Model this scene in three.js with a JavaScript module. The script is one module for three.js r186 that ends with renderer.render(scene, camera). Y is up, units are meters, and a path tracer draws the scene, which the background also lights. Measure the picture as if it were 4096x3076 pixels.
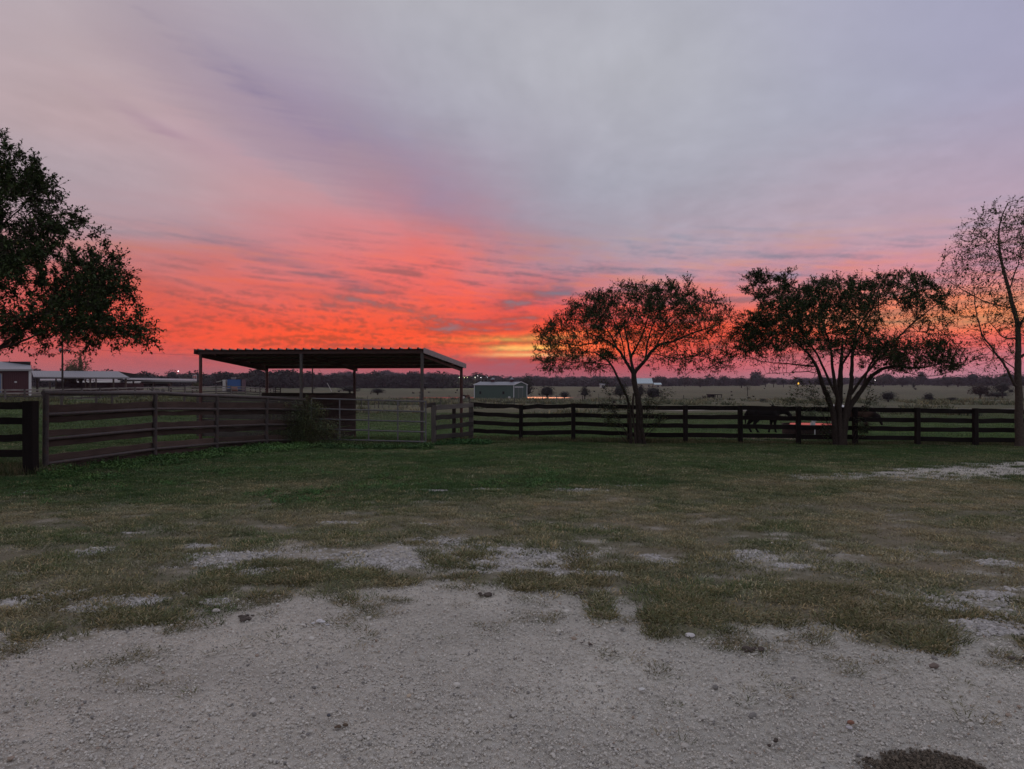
import * as THREE from 'three';
import { MarchingCubes } from 'three/addons/objects/MarchingCubes.js';

// ---------- small maths ----------
const { clamp, lerp, smoothstep } = THREE.MathUtils;
const ss = (a, b, x) => { const t = clamp((x - a) / (b - a), 0, 1); return t * t * (3 - 2 * t); };
function rng(seed) { let a = seed >>> 0; return () => { a |= 0; a = a + 0x6D2B79F5 | 0; let t = Math.imul(a ^ a >>> 15, 1 | a); t = t + Math.imul(t ^ t >>> 7, 61 | t) ^ t; return ((t ^ t >>> 14) >>> 0) / 4294967296; }; }
const PERM = new Uint8Array(512); { const r = rng(77), p = [...Array(256).keys()]; for (let i = 255; i > 0; i--) { const j = Math.floor(r() * (i + 1)); [p[i], p[j]] = [p[j], p[i]]; } for (let i = 0; i < 512; i++) PERM[i] = p[i & 255]; }
const GX = [], GY = []; for (let i = 0; i < 256; i++) { GX.push(Math.cos(i * 2.399963)); GY.push(Math.sin(i * 2.399963)); }
function noise(x, y, per = 0) {                       // gradient noise, about -1..1; tiles every `per` cells
  let xi = Math.floor(x), yi = Math.floor(y); const fx = x - xi, fy = y - yi;
  let x1 = xi + 1, y1 = yi + 1;
  if (per) { xi = ((xi % per) + per) % per; x1 = ((x1 % per) + per) % per; yi = ((yi % per) + per) % per; y1 = ((y1 % per) + per) % per; }
  xi &= 255; yi &= 255; x1 &= 255; y1 &= 255;
  const u = fx * fx * fx * (fx * (fx * 6 - 15) + 10), v = fy * fy * fy * (fy * (fy * 6 - 15) + 10);
  const a = PERM[PERM[xi] + yi], b = PERM[PERM[x1] + yi], c = PERM[PERM[xi] + y1], d = PERM[PERM[x1] + y1];
  const n0 = lerp(GX[a] * fx + GY[a] * fy, GX[b] * (fx - 1) + GY[b] * fy, u), n1 = lerp(GX[c] * fx + GY[c] * (fy - 1), GX[d] * (fx - 1) + GY[d] * (fy - 1), u);
  return lerp(n0, n1, v) * 1.5;
}
function fbm(x, y, o = 4, g = 0.5) { let s = 0, a = 1, n = 0; for (let i = 0; i < o; i++) { s += a * noise(x, y); n += a; a *= g; x = x * 2.03 + 17.1; y = y * 2.03 - 9.7; } return s / n * 1.25; }
const lin = (c) => { c /= 255; return c <= 0.04045 ? c / 12.92 : Math.pow((c + 0.055) / 1.055, 2.4); };

// ---------- scene, camera, sky, sun ----------
const EYE = 1.65, FPX = 2960, CX = 2048, CY = 1538;   // the lens: focal length and centre in units of the photograph's 4096 x 3076 grid
const scene = new THREE.Scene();
const camera = new THREE.PerspectiveCamera(2 * Math.atan(1538 / FPX) * 180 / Math.PI, 4096 / 3076, 0.1, 9000);
camera.position.set(0, EYE, 0);
camera.lookAt(0, EYE, -10);
scene.add(camera);
const renderer = new THREE.WebGLRenderer({ antialias: true });
renderer.toneMapping = THREE.LinearToneMapping;
renderer.toneMappingExposure = 1.0;
renderer.shadowMap.enabled = true;

// dusk sky: a table of colours by azimuth and elevation (degrees; 0 = straight ahead, right positive), under streets of cloud that run towards the sunset
const SKY_AZ = [-58, -34.7, -27.0, -17.5, -7.4, 3.4, 13.8, 25.0, 34.7, 58, 110, 180, 250, 302];
const SKY_EL = [0, 1.3, 3.1, 4.9, 7.7, 10.6, 13.8, 17.6, 22.5, 27.4, 50, 90];
const SKY_ROWS = [
  [[165,112,112],[178,104,106],[180,102,105],[180,100,104],[176,96,102],[176,92,98],[188,105,112],[204,132,142],[200,134,148],[180,140,154],[152,138,152],[142,134,148],[144,134,150]],
  [[168,108,112],[186,98,98],[188,94,96],[190,92,95],[190,86,90],[188,80,84],[204,92,98],[212,120,130],[208,126,138],[182,138,154],[152,138,152],[142,134,148],[146,134,150]],
  [[176,102,104],[206,92,88],[224,86,72],[250,86,50],[250,86,50],[248,98,60],[240,86,62],[238,108,98],[238,114,104],[192,134,148],[154,140,154],[144,136,150],[148,136,150]],
  [[178,106,108],[212,96,90],[222,92,78],[238,92,70],[244,92,68],[234,88,78],[234,94,80],[246,130,98],[248,148,106],[194,138,152],[156,144,158],[146,138,152],[150,140,152]],
  [[176,118,120],[192,108,106],[204,108,102],[224,114,110],[232,110,104],[208,122,128],[204,140,150],[214,142,150],[212,144,154],[186,146,160],[158,148,162],[148,142,156],[152,144,156]],
  [[178,138,146],[180,148,155],[184,146,153],[204,136,141],[216,128,129],[178,150,162],[178,158,172],[188,160,174],[188,156,172],[176,154,170],[160,152,166],[152,146,160],[156,150,162]],
  [[176,152,161],[177,160,169],[180,159,167],[190,154,161],[186,150,162],[168,162,176],[170,166,180],[176,164,180],[176,160,180],[170,158,176],[162,156,170],[156,152,164],[160,154,166]],
  [[176,158,165],[182,162,167],[186,162,168],[178,158,172],[170,162,176],[172,170,183],[174,174,187],[170,169,187],[167,162,186],[166,162,182],[164,160,174],[160,156,168],[164,158,170]],
  [[178,164,171],[183,168,175],[185,170,177],[177,168,180],[174,172,184],[178,178,188],[177,178,189],[170,170,190],[165,164,189],[165,164,186],[166,164,178],[164,162,174],[166,162,175]],
  [[178,168,177],[180,171,180],[182,172,181],[178,173,182],[177,176,185],[178,178,188],[175,176,188],[170,170,190],[165,165,189],[166,166,187],[168,168,182],[168,167,179],[170,168,180]],
  [[176,172,182],[176,173,183],[176,173,184],[176,174,185],[176,176,186],[176,177,187],[174,175,188],[171,172,188],[169,170,188],[170,170,187],[172,172,184],[172,172,182],[174,172,182]],
  [[176,176,186],[176,176,186],[176,176,186],[176,176,186],[176,176,186],[176,176,186],[176,176,186],[176,176,186],[176,176,186],[176,176,186],[176,176,186],[176,176,186],[176,176,186]],
].map((r) => r.map((c) => c.map(lin)));
for (const r of SKY_ROWS) r.push(r[0]);
function at1(list, v) { let i = 0; while (i < list.length - 2 && v > list[i + 1]) i++; return [i, clamp((v - list[i]) / (list[i + 1] - list[i]), 0, 1)]; }
const cat = (a, b, c, d, t) => b + 0.5 * t * (c - a + t * (2 * a - 5 * b + 4 * c - d + t * (3 * (b - c) + d - a)));
function table(az, el, out) {
  if (az < -58) az += 360; if (az > 302) az -= 360;
  const [i, s] = at1(SKY_AZ, az), [j, t] = at1(SKY_EL, clamp(el, 0, 90)), n = SKY_AZ.length;
  for (let c = 0; c < 3; c++) {
    const row = (k) => { const r = SKY_ROWS[clamp(k, 0, SKY_EL.length - 1)], p = (m) => r[m < 0 ? n - 2 : m > n - 1 ? 1 : m][c]; return cat(p(i - 1), p(i), p(i + 1), p(i + 2), s); };
    out[c] = Math.max(0.005, cat(row(j - 1), row(j), row(j + 1), row(j + 2), t));
  }
}
// single clouds and glows: [azimuth, elevation, half width, half height (degrees), tilt, rgb gain, softness noise]
const SKY_SPOTS = [
  [1.0, 2.85, 2.9, 0.24, 0.02, [1.35, 4.6, 3.2], 0.45], [0.9, 2.28, 3.0, 0.16, 0.0, [1.35, 5.6, 4.4], 0.35], [0.6, 3.5, 3.6, 0.16, 0.04, [1.25, 2.8, 2.0], 0.5], [4.5, 3.2, 3.5, 0.5, 0.0, [1.2, 1.35, 1.0], 0.35], [-1.0, 3.7, 4.6, 0.22, 0.05, [1.1, 1.7, 1.2], 0.5], [5.5, 4.0, 3.4, 0.16, 0.02, [1.15, 1.8, 1.2], 0.5], [8.5, 2.7, 3.4, 0.6, 0.0, [1.15, 1.2, 0.9], 0.4],
  [-3.6, 4.35, 4.6, 0.40, 0.01, [0.44, 0.70, 0.95], 0.5], [1.8, 1.75, 4.4, 0.5, 0.0, [0.70, 0.72, 0.85], 0.4], [-9, 5.6, 4.4, 0.35, -0.06, [0.66, 0.92, 1.05], 0.7],
  [-14, 6.6, 4.0, 0.45, -0.10, [0.68, 0.94, 1.05], 0.7], [0.4, 6.6, 2.2, 0.8, 0.15, [0.62, 0.86, 0.92], 1.0], [3.4, 7.3, 2.2, 0.8, 0.1, [0.66, 0.88, 0.95], 1.0], [1.5, 5.2, 1.6, 0.5, 0.1, [0.62, 0.84, 0.9], 1.0],
  [20.5, 8.0, 3.2, 0.9, 0.1, [0.74, 0.98, 1.08], 0.9], [28.5, 4.2, 5.2, 0.5, 0.0, [0.84, 1.2, 1.3], 0.4], [30.5, 2.7, 6.5, 0.38, 0.0, [1.08, 0.86, 0.72], 0.4],
  [-25.5, 23.6, 2.2, 0.55, -0.62, [0.86, 0.86, 0.91], 1.0], [-20.5, 21.6, 3.6, 0.9, -0.45, [0.84, 0.85, 0.92], 1.0], [-13, 18.8, 6.5, 2.2, -0.4, [0.92, 0.92, 0.97], 0.8], [-27.5, 18.2, 2.6, 0.5, -0.35, [0.93, 0.91, 0.95], 0.9], [-24.5, 17.0, 2.2, 0.45, -0.3, [0.93, 0.91, 0.95], 0.9],
  [-21, 10.2, 3.6, 0.8, -0.25, [0.82, 0.92, 0.97], 0.8], [-17, 9.0, 3.4, 0.55, -0.2, [0.82, 0.94, 1.0], 0.8], [-12, 7.6, 3.2, 0.45, -0.15, [0.78, 0.94, 1.06], 0.8],
];
// lower edge of the mauve cloud bank that slants down across the glow: [azimuth, elevation]
const BANK_AZ = [-34, -26, -17, -8.4, -2, 5.1, 12], BANK_EL = [22.8, 19.6, 15.6, 11.6, 9.6, 7.2, 6.0];
function skyColour(x, y, z, out) {
  const az = Math.atan2(x, -z) * 180 / Math.PI, el = Math.asin(clamp(y, -1, 1)) * 180 / Math.PI;
  const k = 1 / (Math.max(y, 0) + 0.055), dx = x * k, dz = -z * k, ca = Math.cos(0.09), sa = Math.sin(0.09);
  const u = dx * ca - dz * sa, v = dx * sa + dz * ca;                         // v runs along the cloud streets
  const w1 = fbm(u * 0.55 + 3, v * 0.28 + 8, 3), w2 = fbm(u * 0.5 + 31, v * 0.25 + 18, 3);
  const low = ss(22, 4, el), amp = 0.25 + 0.75 * low;
  const streak = fbm(u * 1.3 + w1 * 0.7, v * 0.55 + w2 * 0.9, 5, 0.58), fine = fbm(u * 3.6 + w2, v * 2.2 + w1, 5, 0.62), sl = el + az * 0.07 * ss(3, 8, el);
  const band = fbm(az * 0.055 + 5 + w1 * 0.3, sl * 1.05 + w1 * 1.1, 4, 0.58), wisp = fbm(az * 0.16 + 9 + w2 * 0.5, sl * 2.3 + w2 * 1.2, 4, 0.6), wisp2 = fbm(az * 0.38 + 4 + w1, sl * 4.6 + w2 * 1.5 + az * 0.25, 4, 0.6), fleck = fbm(az * 1.5 + w1 * 2, el * 4.6 + w2 * 2 + az * 0.12, 4, 0.62);
  table(az + w1 * 3.0 * amp + streak * 2.4 * low, Math.max(0, el + (w2 * lerp(1.9, 0.5, low) + (0.9 * streak + 0.5 * band) * ss(2.5, 7, el)) * ss(0.4, 2.5, el)), out);
  const front = 0.5 + 0.5 * Math.cos(az * Math.PI / 180 - 0.05), glow = Math.pow(front, 6), body = ss(1.0, 2.4, el);
  const mid = ss(13.5, 7, el);
  const n = (1.15 * band + 1.15 * wisp + 0.5 * streak + 0.6 * fine + 0.85 * wisp2 * ss(2.2, 4, el)) * mid + 1.5 * fleck * ss(7.6, 5.0, el) * (0.35 + 0.65 * ss(0, -9, az));
  const dark = clamp(n * 1.25 - 0.06, 0, 1) * body * glow, fire = clamp(-n * 1.25 - 0.02, 0, 1) * body * glow;
  out[0] *= (1 - 0.50 * dark) * (1 + 0.12 * fire); out[1] *= (1 - 0.26 * dark) * (1 + 0.04 * fire); out[2] *= (1 - 0.20 * dark) * (1 - 0.20 * fire);
  // the cloud bank
  if (az > -40 && az < 22) {
    const [i, t] = at1(BANK_AZ, az), e = el - lerp(BANK_EL[i], BANK_EL[i + 1], t) + 1.1 * streak + 0.7 * w1 + 0.8 * wisp, side = ss(-33, -25, az) * ss(9, -6, az), up = ss(-1.3, 2.2, e) * ss(12, 3, e) * side, dn = ss(0.2, -0.8, e) * ss(-6, -1.5, e) * side * ss(-29, -18, az);
    const g = 0.75 + 0.6 * (0.5 + streak);
    out[0] *= 1 - 0.15 * up * g + 0.06 * dn; out[1] *= 1 - 0.16 * up * g - 0.03 * dn; out[2] *= 1 - 0.09 * up * g - 0.03 * dn;
  }
  const rip = fbm(u * 7 + w2 * 2, v * 5 + w1 * 2, 3, 0.6) * ss(4, 8, el) * ss(45, 18, el) * ss(-0.15, 0.35, w1 + 0.5 * streak);
  const soft = 1 + 0.06 * rip + 0.075 * streak * ss(5, 12, el) * ss(60, 24, el) + 0.05 * fine * ss(3, 8, el) * ss(40, 20, el);
  for (let c = 0; c < 3; c++) out[c] *= soft;
  for (const s of SKY_SPOTS) {
    let a = az - s[0], e = el - s[1]; if (Math.abs(a) > s[2] * 3 + 2 || Math.abs(e) > s[3] * 3 + 2) continue;
    e -= a * s[4]; a += 1.2 * w1 * s[6]; e += (0.5 * fine + 0.6 * wisp) * s[6] * s[3];
    const r = (a / s[2]) ** 2 + (e / s[3]) ** 2, m = Math.exp(-r * 1.1) * clamp(1 + s[6] * 1.8 * (0.6 * streak + 0.9 * fine + 0.5 * wisp), 0, 1.7);
    for (let c = 0; c < 3; c++) out[c] *= Math.max(0.1, 1 + (s[5][c] - 1) * m);
  }
}
{
  const W = 4096, H = 2048, data = new Float32Array(W * H * 4), o = [0, 0, 0];
  for (let j = 0; j < H; j++) {
    const el = ((j + 0.5) / H - 0.5) * Math.PI, y = Math.sin(el), cy = Math.cos(el);
    const step = j < H / 2 ? W : el > 1.0 ? 8 : el > 0.62 ? 4 : 1;                        // smooth parts of the sky are worked out coarsely
    for (let i = 0; i < W; i += step) {
      const a = ((i + step / 2) / W - 0.5) * 2 * Math.PI;
      if (step === W) { o[0] = 0.06; o[1] = 0.055; o[2] = 0.045; } else skyColour(Math.cos(a) * cy, y, Math.sin(a) * cy, o);
      for (let k = i; k < Math.min(W, i + step); k++) { const q = (j * W + k) * 4; data[q] = o[0]; data[q + 1] = o[1]; data[q + 2] = o[2]; data[q + 3] = 1; }
    }
  }
  const tex = new THREE.DataTexture(data, W, H, THREE.RGBAFormat, THREE.FloatType);
  tex.mapping = THREE.EquirectangularReflectionMapping; tex.magFilter = THREE.LinearFilter; tex.minFilter = THREE.LinearFilter; tex.needsUpdate = true;
  scene.background = tex; scene.environment = tex;
}
// the sun has set behind the cloud bank: a weak, wide, red light from its place
const sun = new THREE.DirectionalLight(new THREE.Color(1.0, 0.42, 0.22), 0.12);
sun.position.set(7, 8, -100).multiplyScalar(2); sun.target.position.set(0, 0, -20); sun.castShadow = true; sun.shadow.radius = 25;
Object.assign(sun.shadow.camera, { left: -60, right: 60, top: 40, bottom: -40, near: 1, far: 500 });
scene.add(sun, sun.target);
scene.fog = new THREE.FogExp2(new THREE.Color(0.60, 0.50, 0.60), 0.00018);

// ---------- places ----------
const PX = (px, d) => (px - CX) / FPX * d;                 // sideways metres of a line of sight at depth d
const HY = (py, d) => EYE + (CY - py) / FPX * d;           // height at depth d
const prof = (p) => (d) => { const [i, t] = at1(p[0], d), y = p[1], n = y.length - 1; return cat(y[Math.max(0, i - 1)], y[i], y[i + 1], y[Math.min(n, i + 2)], t); };
const leftP = prof([[0, 8, 14.7, 18, 21, 24.6, 30, 45, 60, 85, 105, 150, 250, 350, 450, 600, 900, 1500, 4200], [0, -.02, -.12, -.2, -.26, -.32, -.4, -.42, -.35, -.2, .1, .2, .1, .25, .9, 2, 4, 8, 10]]);
const rightP = prof([[0, 8, 14.7, 18, 21, 24.6, 30, 42, 60, 85, 100, 125, 160, 188, 205, 235, 265, 300, 400, 500, 600, 800, 1200, 1600, 4200], [0, -.02, -.12, -.2, -.26, -.32, -.5, -1.05, -1.45, -1.65, -1.72, -1.76, -1.95, -2.1, -2.2, -2.24, -2.22, -2.05, -1.1, -.4, .2, 1.2, 5, 9, 12]]);
const pondQ = (x, z) => { const a = (x + 8) / 25 + 0.12 * noise(x * 0.13, z * 0.1), b = (-z - 225) / (x > -10 ? 19 : 12) + 0.12 * noise(x * 0.1 + 9, z * 0.13); return Math.hypot(a, b); };
const POND_Y = -2.40;
function terrain(x, z) {
  const d = Math.max(0, -z), px = CX + FPX * x / Math.max(d, 1);
  let h = lerp(leftP(d), rightP(d), ss(900, 1500, px));
  if (d > 190 && d < 260 && Math.abs(x + 8) < 40) h -= 0.55 * ss(1.2, 0.75, pondQ(x, z));
  h += fbm(x * 0.11, z * 0.11, 3) * 0.05 * ss(2, 12, Math.hypot(x, z)) + noise(x * 0.9, z * 0.9) * 0.012;
  if (d > 300) h += fbm(x * 0.004 + 2, z * 0.004, 3) * ss(300, 1200, d) * 3.2;
  // a low wooded rise far off, left of the green barn
  h += 9 * Math.exp(-(((px - 1560) / 330) ** 2)) * ss(700, 1100, d) * ss(1700, 1200, d);
  return h;
}
// ---------- building blocks ----------
const names = new Map();
function numbered(n) { const k = names.get(n) ?? 0; names.set(n, k + 1); return k ? n + '_' + String(k).padStart(3, '0') : n; }
function tag(o, label, category, group, kind) { if (label) o.userData.label = label; if (category) o.userData.category = category; if (group) o.userData.group = group; if (kind) o.userData.kind = kind; return o; }
function thing(name, x, y, z, turn, label, category, group) { const o = new THREE.Group(); o.name = numbered(name); o.position.set(x, y, z); o.rotation.y = turn || 0; scene.add(o); return tag(o, label, category, group); }
class MB {                                               // collects faces (position, uv in metres, tint) for ONE mesh
  constructor() { this.p = []; this.t = []; this.c = []; this.i = []; this.n = null; }
  v(x, y, z, u = 0, w = 0, r = 1, g = r, b = r) { this.p.push(x, y, z); this.t.push(u, w); this.c.push(r, g, b); return this.p.length / 3 - 1; }
  tri(a, b, c) { this.i.push(a, b, c); }
  quad(A, B, C, D, tint = [1, 1, 1]) { const w = Math.hypot(B[0] - A[0], B[1] - A[1], B[2] - A[2]), h = Math.hypot(D[0] - A[0], D[1] - A[1], D[2] - A[2]); const k = [[A, 0, 0], [B, w, 0], [C, w, h], [D, 0, h]].map(([q, u, t]) => this.v(q[0], q[1], q[2], u, t, ...tint)); this.tri(k[0], k[1], k[2]); this.tri(k[0], k[2], k[3]); }
  hexa(P, tint) { for (const [a, b, c, d] of [[0, 1, 2, 3], [5, 4, 7, 6], [4, 0, 3, 7], [1, 5, 6, 2], [3, 2, 6, 7], [4, 5, 1, 0]]) this.quad(P[a], P[b], P[c], P[d], tint); }
  box(cx, cy, cz, sx, sy, sz, tint) { const x = sx / 2, y = sy / 2, z = sz / 2; this.hexa([[cx - x, cy - y, cz + z], [cx + x, cy - y, cz + z], [cx + x, cy + y, cz + z], [cx - x, cy + y, cz + z], [cx - x, cy - y, cz - z], [cx + x, cy - y, cz - z], [cx + x, cy + y, cz - z], [cx - x, cy + y, cz - z]], tint); return this; }
  // a sawn piece from A to B: h tall (along up), w thick, softened edges, n stretches that wander by `wob`
  board(A, B, h, w, { n = 1, wob = 0, r = Math.random, tint = [1, 1, 1], sag = 0, edge = 0.006, up = [0, 1, 0] } = {}) {
    const a = new THREE.Vector3(...A), b = new THREE.Vector3(...B), d = b.clone().sub(a), L = d.length(); d.normalize();
    const side = new THREE.Vector3().crossVectors(d, new THREE.Vector3(...up)).normalize(), U = new THREE.Vector3().crossVectors(side, d).normalize(), e = Math.min(edge, h * 0.2, w * 0.2), off = r() * 50;
    const prof = [[-h / 2 + e, w / 2], [h / 2 - e, w / 2], [h / 2, w / 2 - e], [h / 2, -w / 2 + e], [h / 2 - e, -w / 2], [-h / 2 + e, -w / 2], [-h / 2, -w / 2 + e], [-h / 2, w / 2 - e]], rings = [];
    const q = new THREE.Vector3(), peri = [0]; for (let k = 0; k < 8; k++) { const s = prof[k], t = prof[(k + 1) % 8]; peri.push(peri[k] + Math.hypot(s[0] - t[0], s[1] - t[1])); }
    const wear = [];
    for (let s = 0; s <= n; s++) wear.push([(r() - 0.5) * wob, (r() - 0.5) * wob, (r() - 0.5) * wob * 0.7, (r() - 0.5) * wob * 0.7]);
    for (let k = 0; k < 8; k++) { // one strip per face, own normals
      const s = prof[k], t = prof[(k + 1) % 8]; let last = null;
      for (let m = 0; m <= n; m++) {
        const f = m / n, ww = wear[m], dip = -sag * 4 * f * (1 - f);
        const put = (o, pv) => { q.copy(a).addScaledVector(d, f * L).addScaledVector(U, o[0] + ww[0] + dip + (o[0] > 0 ? ww[2] : ww[3])).addScaledVector(side, o[1] + ww[1]); return this.v(q.x, q.y, q.z, off + f * L, off * 0.7 + pv, ...tint); };
        const now = [put(s, peri[k]), put(t, peri[k + 1])];
        if (last) { this.tri(last[0], now[0], now[1]); this.tri(last[0], now[1], last[1]); }
        last = now;
      }
    }
    for (const end of [0, n]) { const f = end / n, ww = wear[end], ids = prof.map((o) => { q.copy(a).addScaledVector(d, f * L).addScaledVector(U, o[0] + ww[0] + (o[0] > 0 ? ww[2] : ww[3])).addScaledVector(side, o[1] + ww[1]); return this.v(q.x, q.y, q.z, o[0], o[1], ...tint.map((c) => c * 0.8)); }); for (let k = 1; k < 7; k++) end ? this.tri(ids[0], ids[k], ids[k + 1]) : this.tri(ids[0], ids[k + 1], ids[k]); }
    return this;
  }
  tube(P, R, sides = 8, { tint = [1, 1, 1], caps = true, rough = 0, r = null } = {}) {
    const n = P.length, T = new THREE.Vector3(), N = new THREE.Vector3(), Bn = new THREE.Vector3(), pv = P.map((p) => new THREE.Vector3(...p)); let len = 0, prev = -1; const first = this.p.length / 3;
    T.subVectors(pv[1], pv[0]).normalize(); N.set(Math.abs(T.y) > 0.9 ? 1 : 0, Math.abs(T.y) > 0.9 ? 0 : 1, 0.01); N.addScaledVector(T, -N.dot(T)).normalize();
    for (let k = 0; k < n; k++) {
      T.subVectors(pv[Math.min(n - 1, k + 1)], pv[Math.max(0, k - 1)]).normalize(); N.addScaledVector(T, -N.dot(T)).normalize(); Bn.crossVectors(T, N);
      if (k) len += pv[k].distanceTo(pv[k - 1]);
      const base = this.p.length / 3;
      for (let s = 0; s <= sides; s++) { const a = (s % sides) / sides * 2 * Math.PI, rr = R[k] * (1 + (rough && s < sides ? rough * noise(s * 1.7 + first, len * 4) : rough ? rough * noise(first, len * 4) : 0)), ca = Math.cos(a) * rr, sa = Math.sin(a) * rr; this.v(pv[k].x + N.x * ca + Bn.x * sa, pv[k].y + N.y * ca + Bn.y * sa, pv[k].z + N.z * ca + Bn.z * sa, len, s / sides * 2 * Math.PI * Math.max(R[0], 0.02), ...tint); }
      if (prev >= 0) for (let s = 0; s < sides; s++) { this.tri(prev + s, base + s + 1, base + s); this.tri(prev + s, prev + s + 1, base + s + 1); }
      prev = base;
    }
    if (caps) for (const [k, flip] of [[0, 0], [n - 1, 1]]) { const base = first + k * (sides + 1), c = this.v(pv[k].x, pv[k].y, pv[k].z, 0, 0, ...tint); const ring = []; for (let s = 0; s <= sides; s++) { const q = (base + s) * 3; ring.push(this.v(this.p[q], this.p[q + 1], this.p[q + 2], 0, 0, ...tint)); } for (let s = 0; s < sides; s++) flip ? this.tri(c, ring[s], ring[s + 1]) : this.tri(c, ring[s + 1], ring[s]); }
    return this;
  }
  leaf(x, y, z, dir, up, L, W, tint) {                      // a folded leaf blade, two triangles
    const d = dir, sx = d[1] * up[2] - d[2] * up[1], sy = d[2] * up[0] - d[0] * up[2], sz = d[0] * up[1] - d[1] * up[0], m = Math.hypot(sx, sy, sz) || 1, k = W / 2 / m, mx = x + d[0] * L * 0.45, my = y + d[1] * L * 0.45, mz = z + d[2] * L * 0.45, f = W * 0.22;
    const a = this.v(x, y, z, 0, 0, ...tint), b = this.v(mx + sx * k + up[0] * f, my + sy * k + up[1] * f, mz + sz * k + up[2] * f, 0, 0, ...tint), c = this.v(x + d[0] * L, y + d[1] * L, z + d[2] * L, 0, 0, ...tint), e = this.v(mx - sx * k + up[0] * f, my - sy * k + up[1] * f, mz - sz * k + up[2] * f, 0, 0, ...tint);
    this.tri(a, b, c); this.tri(a, c, e);
  }
  geometry(flat = true) {
    const g = new THREE.BufferGeometry(); g.setAttribute('position', new THREE.Float32BufferAttribute(this.p, 3)); g.setAttribute('uv', new THREE.Float32BufferAttribute(this.t, 2)); g.setAttribute('color', new THREE.Float32BufferAttribute(this.c, 3)); g.setIndex(this.i); g.computeVertexNormals(); return g;
  }
  build(name, mat, parent = scene) { const m = new THREE.Mesh(this.geometry(), mat); m.name = parent === scene ? numbered(name) : name; m.castShadow = m.receiveShadow = true; parent.add(m); return m; }
}
const mesh = (name, geo, mat, parent = scene) => { const m = new THREE.Mesh(geo, mat); m.name = parent === scene ? numbered(name) : name; m.castShadow = m.receiveShadow = true; parent.add(m); return m; };
// gives each part of a thing its number
const part = (parent, name) => { const used = (parent.userData_parts ??= new Map()), k = used.get(name) ?? 0; used.set(name, k + 1); return k ? name + '_' + String(k).padStart(3, '0') : name; };

// ---------- materials ----------
function dataTex(W, H, f, srgb = false, rep = [1, 1]) {
  const d = new Uint8Array(W * H * 4); const o = [0, 0, 0];
  for (let j = 0; j < H; j++) for (let i = 0; i < W; i++) { f(i / W, j / H, o); const q = (j * W + i) * 4; d[q] = clamp(o[0], 0, 1) * 255; d[q + 1] = clamp(o[1], 0, 1) * 255; d[q + 2] = clamp(o[2], 0, 1) * 255; d[q + 3] = 255; }
  const t = new THREE.DataTexture(d, W, H); t.wrapS = t.wrapT = THREE.RepeatWrapping; t.magFilter = THREE.LinearFilter; t.minFilter = THREE.LinearMipmapLinearFilter; t.generateMipmaps = true; t.repeat.set(...rep); if (srgb) t.colorSpace = THREE.SRGBColorSpace; t.needsUpdate = true; return t;
}
// wood grain: 2 m along u, 0.5 m across v
const grain = dataTex(512, 256, (u, v, o) => { const a = noise(u * 4, v * 64, 64) * 0.5 + noise(u * 8, v * 24 + 3, 8) * 0.4 + noise(u * 16, v * 128, 128) * 0.3, b = noise(u * 3 + 7, v * 3, 3); const k = 0.70 + 0.26 * a + 0.16 * b; o[0] = k; o[1] = k * 0.985; o[2] = k * 0.965; }, false, [0.5, 2]);
const rust = dataTex(256, 256, (u, v, o) => { const a = noise(u * 6, v * 6, 6) + 0.6 * noise(u * 16, v * 16, 16), k = 0.72 + 0.2 * a, s = ss(0.25, 0.7, a); o[0] = k; o[1] = k * (1 - 0.22 * s); o[2] = k * (1 - 0.36 * s); }, false, [1.5, 1.5]);
const barkT = dataTex(256, 256, (u, v, o) => { const a = noise(u * 5, v * 10, 0) * 0 + noise(u * 8, v * 8, 8) * 0.5 + noise(u * 24, v * 24, 24) * 0.35, k = 0.72 + 0.34 * a; o[0] = k; o[1] = k * 0.96; o[2] = k * 0.9; }, false, [2, 2]);
const std = (r, g, b, rough = 0.85, extra = {}) => new THREE.MeshPhysicalMaterial({ specularIntensity: rough > 0.7 ? 0.35 : 1, color: new THREE.Color().setRGB(r, g, b), roughness: rough, vertexColors: true, side: THREE.DoubleSide, ...extra });
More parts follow.
